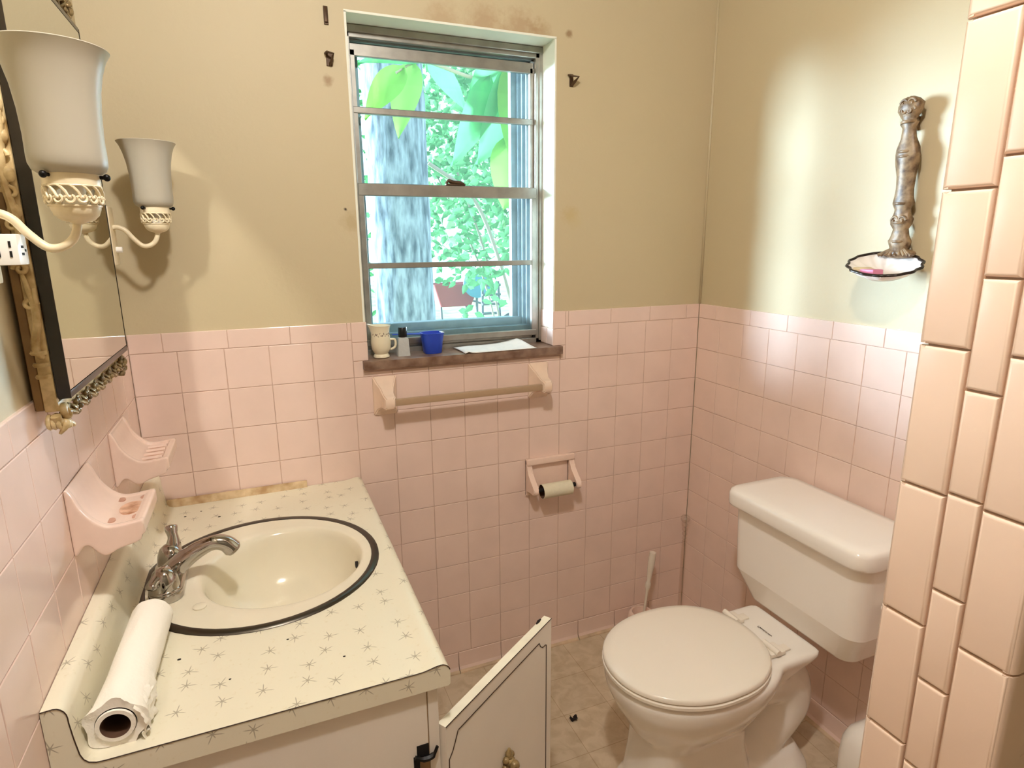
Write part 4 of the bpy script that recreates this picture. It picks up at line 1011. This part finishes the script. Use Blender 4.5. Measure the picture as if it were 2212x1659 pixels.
for k, (z, r) in enumerate(((.330, .0085), (.347, .0095), (.364, .0095), (.382, .0105), (.408, .0175))): b.sphere((x_+.004, y_+.002, z), r, 14, 9, sz=.9)
b.build('beads', MC, rod, smooth=60)
jg = thing('white_container', (1.645, -.865, 0), 'white plastic container half hidden by tiled partition', 'container')
b = MB(); jy = -.893; jx = 1.650
def jr(rx, ry, z): return rrect(jx, jy, rx, ry, min(rx, ry)*.55, z)
b.loft([jr(.070, .064, .0), jr(.074, .068, .006), jr(.076, .070, .03), jr(.078, .072, .13), jr(.075, .069, .175), jr(.064, .060, .203), jr(.044, .042, .220), jr(.022, .022, .227)], 0)
b.build('body', M['whiteplastic'], jg, smooth=60)
b = MB(); b.lathe([(.017, .226), (.017, .246), (.014, .249)], 20, (jx, jy, 0)); b.build('cap', M['whiteplastic'], jg, smooth=50)
b = MB(); b.sphere((jx-.060, jy-.052, .085), .008, 10, 7); b.build('stud', M['whiteplastic'], jg, smooth=60)
b = MB(); b.sphere((jx-.060, jy-.050, .112), .0045, 8, 6); b.build('dark_dot', M['dark'], jg, smooth=60)
b = MB()
vs = []
for i in range(6):
    row = []
    for j in range(6):
        row.append(b.bm.verts.new((1.062+.005*i+.003*noise.noise(Vector((i, j, 2))), -.352+.0035*j+.004*noise.noise(Vector((i*.7, j*.8, 5))), .004+.007*noise.noise(Vector((i*.6, j*.6, 9)))+.004*abs(i-2.5)/2.5)))
    vs.append(row)
for i in range(5):
    for j in range(5):
        if (i, j) in ((0, 4), (4, 0), (2, 4), (0, 0)): continue
        b.face([vs[i][j], vs[i+1][j], vs[i+1][j+1], vs[i][j+1]])
o = b.build('dead_leaf', M['leafdebris'], None, smooth=0)
md = o.modifiers.new('t', 'SOLIDIFY'); md.thickness = .001; tag(o, 'crumpled dark dead leaf on vinyl floor between open door and toilet', 'leaf')
lowz = min(v.co.z for v in o.data.vertices); o.data.transform(Matrix.Translation((0, 0, .001-lowz)))

# ------------------------------------------------------------------ things on the sill
SZ = 1.0932
pt_ = thing('cream_pitcher', (.625, .035, SZ), 'small cream china pitcher at left end of window sill', 'pitcher')
b = MB(); cx, cy = .6255, .035; n = 40
prf = [(.020, 0), (.0235, .002), (.0225, .007), (.0190, .011), (.0225, .017), (.0275, .026), (.0288, .045), (.0270, .062), (.0255, .072), (.0275, .086), (.0300, .0935)]
def lip(r, h, k):
    a = 2*PI*k/n; w = max(0, -math.cos(a))**3; f = max(0, (h-.066)/.03)
    return (cx+(r*(1+.28*w*f))*math.cos(a), cy+r*math.sin(a), SZ+h+.006*w*f)
rings = [[lip(r, h, k) for k in range(n)] for r, h in prf] + [[lip(r-.0022, h+.0004, k) for k in range(n)] for r, h in reversed(prf[3:])]
b.loft(rings, 0, True, True); b.build('body', M['pitcher'], pt_, smooth=60)
b = MB(); b.tube(spline([(cx+.026, cy-.004, SZ+.052), (cx+.040, cy-.006, SZ+.050), (cx+.040, cy-.006, SZ+.030), (cx+.026, cy-.004, SZ+.022)], 5), .0034, 8); b.build('handle', M['pitcher'], pt_, smooth=60)
b = MB()
for k in range(16):
    a = -2.75+k*.15; z = SZ+.068+.004*math.sin(k*2.3); r = .0263
    b.sphere((cx+r*math.cos(a), cy+r*math.sin(a), z), .0024+.0008*math.sin(k*5), 6, 4, sx=.5, sy=.5)
    b.tube([(cx+r*math.cos(a), cy+r*math.sin(a), z), (cx+(r+.0002)*math.cos(a+.1), cy+(r+.0002)*math.sin(a+.1), z+.004*math.cos(k*3))], .0006, 5)
b.build('floral_print', M['pattern'], pt_, smooth=60)
pb = thing('perfume_bottle', (.690, .038, SZ), 'cut glass bottle with black cap between pitcher and blue scoop', 'bottle')
b = MB(); bx, by = .6905, .036
MG = mat('cut_glass', (.95, .96, .95), .12, trans=.5, ior=1.3, bump=.35, bscale=160)
b.loft([rrect(bx, by, .0185, .014, .004, SZ), rrect(bx, by, .0185, .014, .004, SZ+.004), rrect(bx, by, .0165, .0125, .004, SZ+.03), rrect(bx, by, .0150, .0115, .004, SZ+.050), rrect(bx, by, .0140, .0105, .004, SZ+.053), rrect(bx, by, .009, .009, .004, SZ+.055), rrect(bx, by, .009, .009, .004, SZ+.059)], 0); b.build('bottle', MG, pb, smooth=30)
b = MB(); b.lathe([(.0125, SZ+.056), (.0128, SZ+.058), (.0128, SZ+.083), (.0118, SZ+.0845), (.006, SZ+.0845)], 24, (bx, by, 0)); b.build('cap', M['black'], pb, smooth=40)
cu = thing('measuring_scoop', (.775, .045, SZ), 'blue plastic measuring scoop with handle on window sill', 'scoop')
b = MB(); sx_, sy_ = .781, .044
def oc(r, z, w=1.0): return [(sx_+r*math.cos(2*PI*(k+.5)/40)*(1-.05*math.cos(4*2*PI*(k+.5)/40)), sy_+.92*r*math.sin(2*PI*(k+.5)/40)*(1-.05*math.cos(4*2*PI*(k+.5)/40)), z) for k in range(40)]
b.loft([oc(.026, SZ), oc(.0285, SZ+.003), oc(.0335, SZ+.045), oc(.0365, SZ+.060), oc(.0375, SZ+.0605), oc(.0375, SZ+.062), oc(.0345, SZ+.062), oc(.031, SZ+.045), oc(.0265, SZ+.006)], 0); b.build('cup', M['blue'], cu, smooth=50)
b = MB(); b.loft([[(.752, .038, SZ+.058), (.752, .056, SZ+.058), (.752, .056, SZ+.0615), (.752, .038, SZ+.0615)], [(.705, .062, SZ+.0575), (.705, .072, SZ+.0575), (.705, .072, SZ+.060), (.705, .062, SZ+.060)], [(.668, .072, SZ+.057), (.668, .080, SZ+.057), (.668, .080, SZ+.0595), (.668, .072, SZ+.0595)]], 0); b.build('handle', M['blue'], cu, smooth=0)
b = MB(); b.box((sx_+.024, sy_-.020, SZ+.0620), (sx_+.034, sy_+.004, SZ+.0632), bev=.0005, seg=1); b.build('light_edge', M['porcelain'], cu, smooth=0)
pp = thing('folded_paper', (.98, .03, SZ), 'folded printed sheet of paper drooping over window sill edge', 'paper')
b = MB(); nu, nv = 22, 10; vs = []
C00, C10, C11, C01 = Vector((.864, -.022, 0)), Vector((1.098, -.022, 0)), Vector((1.072, .083, 0)), Vector((.858, .080, 0))
for i in range(nu+1):
    row = []
    for j in range(nv+1):
        u, v_ = i/nu, j/nv
        p = (C00*(1-u)+C10*u)*(1-v_)+(C01*(1-u)+C11*u)*v_
        h = .0022 + .010*u*v_*math.sin(PI*min(1, v_*.8)) + .004*math.sin(u*5+1)*math.sin(v_*2.2) + .012*v_*u*u
        if u < .12: h += .008*(1-u/.12)*(1-v_)*math.sin(PI*u/.12)
        row.append(b.bm.verts.new((p.x, p.y, SZ+max(.0012, h))))
    vs.append(row)
for i in range(nu):
    for j in range(nv): b.face([vs[i][j], vs[i+1][j], vs[i+1][j+1], vs[i][j+1]])
o = b.build('sheet', M['sheet'], pp, smooth=60); md = o.modifiers.new('t', 'SOLIDIFY'); md.thickness = .0011; md.offset = -1

# ------------------------------------------------------------------ ceiling lamp (above the frame)
LX, LY = .44, -1.39
cl = thing('ceiling_lamp', (LX, LY, CEIL), 'lit round bulb in porcelain lampholder on ceiling', 'ceiling lamp')
b = MB(); b.lathe([(.055, CEIL), (.055, CEIL-.012), (.030, CEIL-.03), (.022, CEIL-.036)], 28, (LX, LY, 0)); b.build('lampholder', M['whiteplastic'], cl, smooth=40)
LR = .046
b = MB(); b.sphere((LX, LY, CEIL-.036-LR), LR, 24, 14); b.build('bulb', M['bulb'], cl, smooth=60)

# ------------------------------------------------------------------ outdoors
GZ = -.15
b = MB(); b.box((-14, .35, GZ-.2), (18, 22, GZ)); gr = struct(b.build('ground', M['grass'], smooth=0))
def trunk(x, y, r, h, name, label, seed):
    t = thing(name, (x, y, GZ), label, 'tree')
    b = MB(); n = 56; rings = []
    for i in range(60):
        z = GZ+h*i/59; f = 1+.35*math.exp(-(z-GZ)/.5); ring = []
        for k in range(n):
            a = 2*PI*k/n; ridge = abs(math.sin(a*11+1.2*noise.noise(Vector((a*2, z*2, seed)))*3+.8*math.sin(z*5)))
            d = r*f*(1+.05*ridge+.05*noise.noise(Vector((math.cos(a)*6, math.sin(a)*6, z*6+seed))))
            ring.append((x+d*math.cos(a)+.03*(z-GZ)*-.35, y+d*math.sin(a), z))
        rings.append(ring)
    b.loft(rings, 0); b.build('trunk', M['bark'], t, smooth=60); return t
trunk(1.265, 2.5, .188, 5.2, 'tree', 'thick rough-barked tree trunk close outside window', 4)
# broad-leaved branch hanging near the glass
def leaf(b, p, d, nrm, L, W, fold=.18, curl=.25, n=10):
    p, d, nrm = Vector(p), Vector(d).normalized(), Vector(nrm); nrm = (nrm-d*nrm.dot(d)).normalized(); s = d.cross(nrm)
    rows = []
    for i in range(n+1):
        t_ = i/n; w = W*(math.sin(PI*t_**.72))**.85*(1-.12*t_); c = p+d*(L*t_)-nrm*(curl*L*t_*t_)
        rows.append([b.bm.verts.new(c+s*(w*q)+nrm*(fold*W*abs(q)*1.3+.02*W*math.sin(9*t_+4*q))) for q in (-1, -.55, 0, .55, 1)])
    for r0, r1 in zip(rows, rows[1:]):
        for k in range(4): b.face([r0[k], r0[k+1], r1[k+1], r1[k]])
lb = thing('leafy_branch', (1.30, 1.0, 2.05), 'branch of very broad green leaves hanging outside upper right pane', 'branch')
b = MB(); b.tube(spline([(1.75, 1.05, 2.75), (1.48, 1.02, 2.32), (1.32, 1.0, 2.12), (1.05, 1.0, 2.16), (.92, .98, 2.10)], 6), [.012]*8+[.008]*10+[.005]*7, 8); b.build('stem', M['twig'], lb, smooth=60)
for (p, d, nr, L, W, m) in (((1.42, .98, 2.24), (-.45, .05, -1), (.2, -1, .2), .42, .11, 'bigleaf'), ((1.55, .95, 2.25), (-.15, -.05, -1), (-.2, -1, .1), .55, .17, 'bigleaf2'),
        ((1.33, 1.0, 2.13), (-.32, 0, -1), (.5, -1, .3), .40, .085, 'bigleaf'), ((1.05, 1.0, 2.16), (.75, .0, -.55), (.1, -1, .6), .26, .07, 'bigleaf'), ((1.0, .99, 2.15), (-.35, -.05, -1), (-.5, -1, .2), .30, .07, 'bigleaf2'),
        ((.96, .98, 2.12), (-.75, 0, -.7), (-.2, -1, .7), .26, .07, 'bigleaf2'), ((1.08, 1.0, 2.17), (-.9, .05, .05), (0, -1, .8), .30, .06, 'bigleaf'), ((1.62, 1.0, 2.02), (-.35, .0, -.9), (.2, -1, .1), .40, .14, 'bigleaf2'), ((1.70, 1.04, 2.10), (-.1, .05, -1), (-.1, -1, .1), .52, .17, 'bigleaf2'), ((1.52, .99, 2.22), (-.42, .02, -1), (.3, -1, .1), .50, .13, 'bigleaf'), ((1.5, 1.03, 1.90), (-.25, .02, -1), (-.3, -1, .1), .34, .12, 'bigleaf2')):
    b = MB(); leaf(b, p, d, nr, L, W); b.build('leaf', M[m], lb, smooth=60)
def shrub(x, y, rx, ry, h, nleaf, label, seed, m, size=.07, z0=0.):
    t = thing('shrub', (x, y, GZ), label, 'shrub', 'shrubs beyond the tree')
    rr = random.Random(seed); b = MB()
    for i in range(nleaf):
        u = rr.random(); a = rr.random()*2*PI; q = math.sqrt(rr.random())
        p = Vector((x+rx*q*math.cos(a), y+ry*q*math.sin(a), GZ+z0+h*(u**.8)))
        d = Vector((rr.uniform(-1, 1), rr.uniform(-1, 1), rr.uniform(-.7, .5))).normalized(); nr = Vector((rr.uniform(-.5, .5), -1, rr.uniform(-.2, .9)))
        leaf(b, p, d, nr, size*rr.uniform(.7, 1.4), size*.32, n=3)
    b.build('foliage', m, t, smooth=60)
    b = MB()
    for k in range(5):
        a = k*1.3; b.tube(spline([(x+.05*math.cos(a), y+.05*math.sin(a), GZ), (x+.3*rx*math.cos(a), y+.3*ry*math.sin(a), GZ+h*.5), (x+.7*rx*math.cos(a), y+.7*ry*math.sin(a), GZ+h*.9)], 4), .014, 6)
    b.build('stem', M['twig'], t, smooth=60)
    return t
shrub(3.25, 5.5, 1.4, .5, 2.6, 2600, 'dense green shrub right of tree trunk', 1, M['bushleaf'], .11, 1.05)
shrub(5.3, 9.3, 2.3, .8, 5.0, 2600, 'taller pale shrub behind dense green shrub', 2, M['bushleaf2'], .22, 1.4)
shrub(.9, 5.6, .8, .6, 3.4, 900, 'shrub filling gap left of tree trunk', 3, M['bushleaf'], .11, .2)
shrub(2.15, 2.75, .4, .3, .55, 420, 'low leafy ground cover at foot of trunk', 5, M['bushleaf2'], .07, .0)
shrub(.70, 2.1, .25, .2, .42, 300, 'low leafy ground cover left of trunk foot', 6, M['bushleaf2'], .07, .0)
# sapling
sp_ = thing('sapling', (2.62, 3.4, GZ), 'thin leaning sapling right of tree trunk', 'sapling')
b = MB(); b.tube(spline([(2.66, 3.4, GZ), (2.50, 3.4, .5), (2.36, 3.4, 1.1), (2.10, 3.4, 1.75), (1.70, 3.4, 2.05)], 6), .017, 8); b.build('stem', M['twig'], sp_, smooth=60)
rr4 = random.Random(21); b = MB()
for i in range(140): leaf(b, (2.3+rr4.uniform(-.4, .45), 3.4+rr4.uniform(-.2, .2), rr4.uniform(.55, 2.1)), (rr4.uniform(-1, 1), rr4.uniform(-.3, .3), rr4.uniform(-.8, .3)), (rr4.uniform(-.4, .4), -1, rr4.uniform(0, .8)), .10, .03, n=3)
b.build('foliage', M['bushleaf'], sp_, smooth=60)
# yard clutter far behind the shrubs
def at(px, py, y):
    # direction of a photograph pixel (camera below) carried out to a given distance
    u, v = (px-1106)/1318.34, -(py-829.5)/1318.34
    d = CR_*u + CU_*v + CF_; return CP + d*((y-CP.y)/d.y)
CP = Vector((.308, -1.7326, 1.4189)); ya, pi_, ro = .391, -.2291, -.008
CF_ = Vector((math.sin(ya)*math.cos(pi_), math.cos(ya)*math.cos(pi_), math.sin(pi_))); r0 = Vector((math.cos(ya), -math.sin(ya), 0)); u0 = r0.cross(CF_)
CR_ = r0*math.cos(ro)+u0*math.sin(ro); CU_ = -r0*math.sin(ro)+u0*math.cos(ro)
p = at(1112, 657, 6.5); p.z = GZ+.29; w = thing('cart_wheel', tuple(p), 'spoked wheel low at right of lower pane, partly cut by frame', 'wheel')
b = MB(); b.torus(p, .235, .055, 32, 10, axis='y'); b.build('tire', M['tire'], w, smooth=60)
b = MB(); b.lathe([(.06, -.05), (.19, -.02), (.19, .02), (.06, .05)], 28, tuple(p), axis='y'); b.build('hub', M['grey'], w, smooth=40)
p = at(1062, 655, 6.6); w = thing('step_ladder', (p.x, p.y, GZ), 'small grey ladder standing left of the wheel outdoors', 'ladder')
b = MB()
for s_ in (-1, 1): b.tube([(p.x+s_*.15, p.y, GZ), (p.x+s_*.12, p.y+.05, p.z+.31)], .022, 8)
b.build('rails', M['grey'], w, smooth=60)
for k in range(5):
    b = MB(); z = p.z-.28+.135*k; b.tube([(p.x-.14, p.y, z), (p.x+.14, p.y, z)], .018, 8); b.build('rung', M['grey'], w, smooth=60)
p = at(1031, 612, 7.0); w = thing('round_sign', tuple(p), 'pale blue round disc seen through lower pane', 'disc')
b = MB(); b.lathe([(.0006, -.03), (.18, -.03), (.215, -.012), (.215, .012), (.18, .03), (.0006, .03)], 40, tuple(p), axis='y'); b.build('disc', M['skyblue'], w, smooth=40)
b = MB(); b.tube([(p.x, p.y+.03, p.z-.05), (p.x, p.y+.04, GZ)], .02, 8); b.build('post', M['grey'], w, smooth=40)
p = at(972, 632, 7.3); w = thing('garden_cart', (p.x, p.y, GZ), 'faded red garden cart behind leaves, beside tree trunk', 'cart')
b = MB(); b.loft([rrect(p.x+.05, p.y, .24, .16, .03, p.z-.2), rrect(p.x+.05, p.y, .36, .24, .03, p.z+.14), rrect(p.x+.05, p.y, .34, .22, .03, p.z+.14), rrect(p.x+.05, p.y, .22, .14, .03, p.z-.17)], 0); b.build('tray', M['red'], w, smooth=30)
for s_ in (-1, 1):
    b = MB(); b.torus((p.x+.05+s_*.2, p.y-.12, GZ+.15), .11, .04, 22, 8, axis='y'); b.build('wheel', M['tire'], w, smooth=60)
for s_ in (-1, 1):
    b = MB(); b.tube([(p.x+.05+s_*.2, p.y-.08, GZ+.15), (p.x+.05+s_*.2, p.y, p.z-.15)], .018, 8); b.build('leg', M['grey'], w, smooth=60)
b = MB(); b.tube([(p.x+.25, p.y, p.z-.1), (p.x+.55, p.y, p.z-.2), (p.x+.8, p.y, p.z-.12)], .016, 8); b.build('handle', M['grey'], w, smooth=60)

# ------------------------------------------------------------------ daylight
w = bpy.data.worlds.new('World'); sc.world = w; w.use_nodes = True
nt = w.node_tree; bg = nt.nodes['Background']; bg.inputs[1].default_value = 1.
tc = nt.nodes.new('ShaderNodeTexCoord'); nv = nt.nodes.new('ShaderNodeVectorMath'); nv.operation = 'NORMALIZE'; nt.links.new(tc.outputs['Generated'], nv.inputs[0])
SKY = 2.6
cur = None
# hazy bright openings in the sky between the trees, left of the view
for (d, r0_, r1_, st) in (((-1, .52, .10), 5., 9., 290.), ((-1, 1.18, .10), 6., 15., 165.), ((.95, 1., .12), 6., 13., 60.)):
    d = Vector(d).normalized()
    dt = nt.nodes.new('ShaderNodeVectorMath'); dt.operation = 'DOT_PRODUCT'; dt.inputs[1].default_value = d; nt.links.new(nv.outputs[0], dt.inputs[0])
    mr = nt.nodes.new('ShaderNodeMapRange'); mr.interpolation_type = 'SMOOTHSTEP'; mr.inputs[1].default_value = math.cos(math.radians(r1_)); mr.inputs[2].default_value = math.cos(math.radians(r0_)); mr.inputs[3].default_value = 0; mr.inputs[4].default_value = st
    nt.links.new(dt.outputs['Value'], mr.inputs[0])
    ad = nt.nodes.new('ShaderNodeMath'); ad.operation = 'ADD'; nt.links.new(mr.outputs[0], ad.inputs[0])
    if cur is None: ad.inputs[1].default_value = SKY
    else: nt.links.new(cur, ad.inputs[1])
    cur = ad.outputs[0]
vm = nt.nodes.new('ShaderNodeVectorMath'); vm.operation = 'SCALE'; vm.inputs[0].default_value = (.66, .80, 1.0); nt.links.new(cur, vm.inputs['Scale'])
nt.links.new(vm.outputs[0], bg.inputs[0])

# ------------------------------------------------------------------ camera
cam = bpy.data.cameras.new('camera'); co = bpy.data.objects.new('camera', cam); COL.objects.link(co)
cam.sensor_width = 36; cam.lens = 36*1318.34/2212; cam.clip_start = .02; cam.clip_end = 200
mw = Matrix((( CR_.x, CU_.x, -CF_.x, CP.x), (CR_.y, CU_.y, -CF_.y, CP.y), (CR_.z, CU_.z, -CF_.z, CP.z), (0, 0, 0, 1)))
co.matrix_world = mw; sc.camera = co
sc.cycles.use_denoising = True
sc.cycles.max_bounces = 12; sc.cycles.diffuse_bounces = 6; sc.cycles.glossy_bounces = 6; sc.cycles.transmission_bounces = 8; sc.cycles.transparent_max_bounces = 16
sc.cycles.caustics_reflective = True; sc.cycles.caustics_refractive = False; sc.cycles.blur_glossy = 0.0
sc.cycles.sample_clamp_indirect = 0
sc.cycles.use_guiding = True
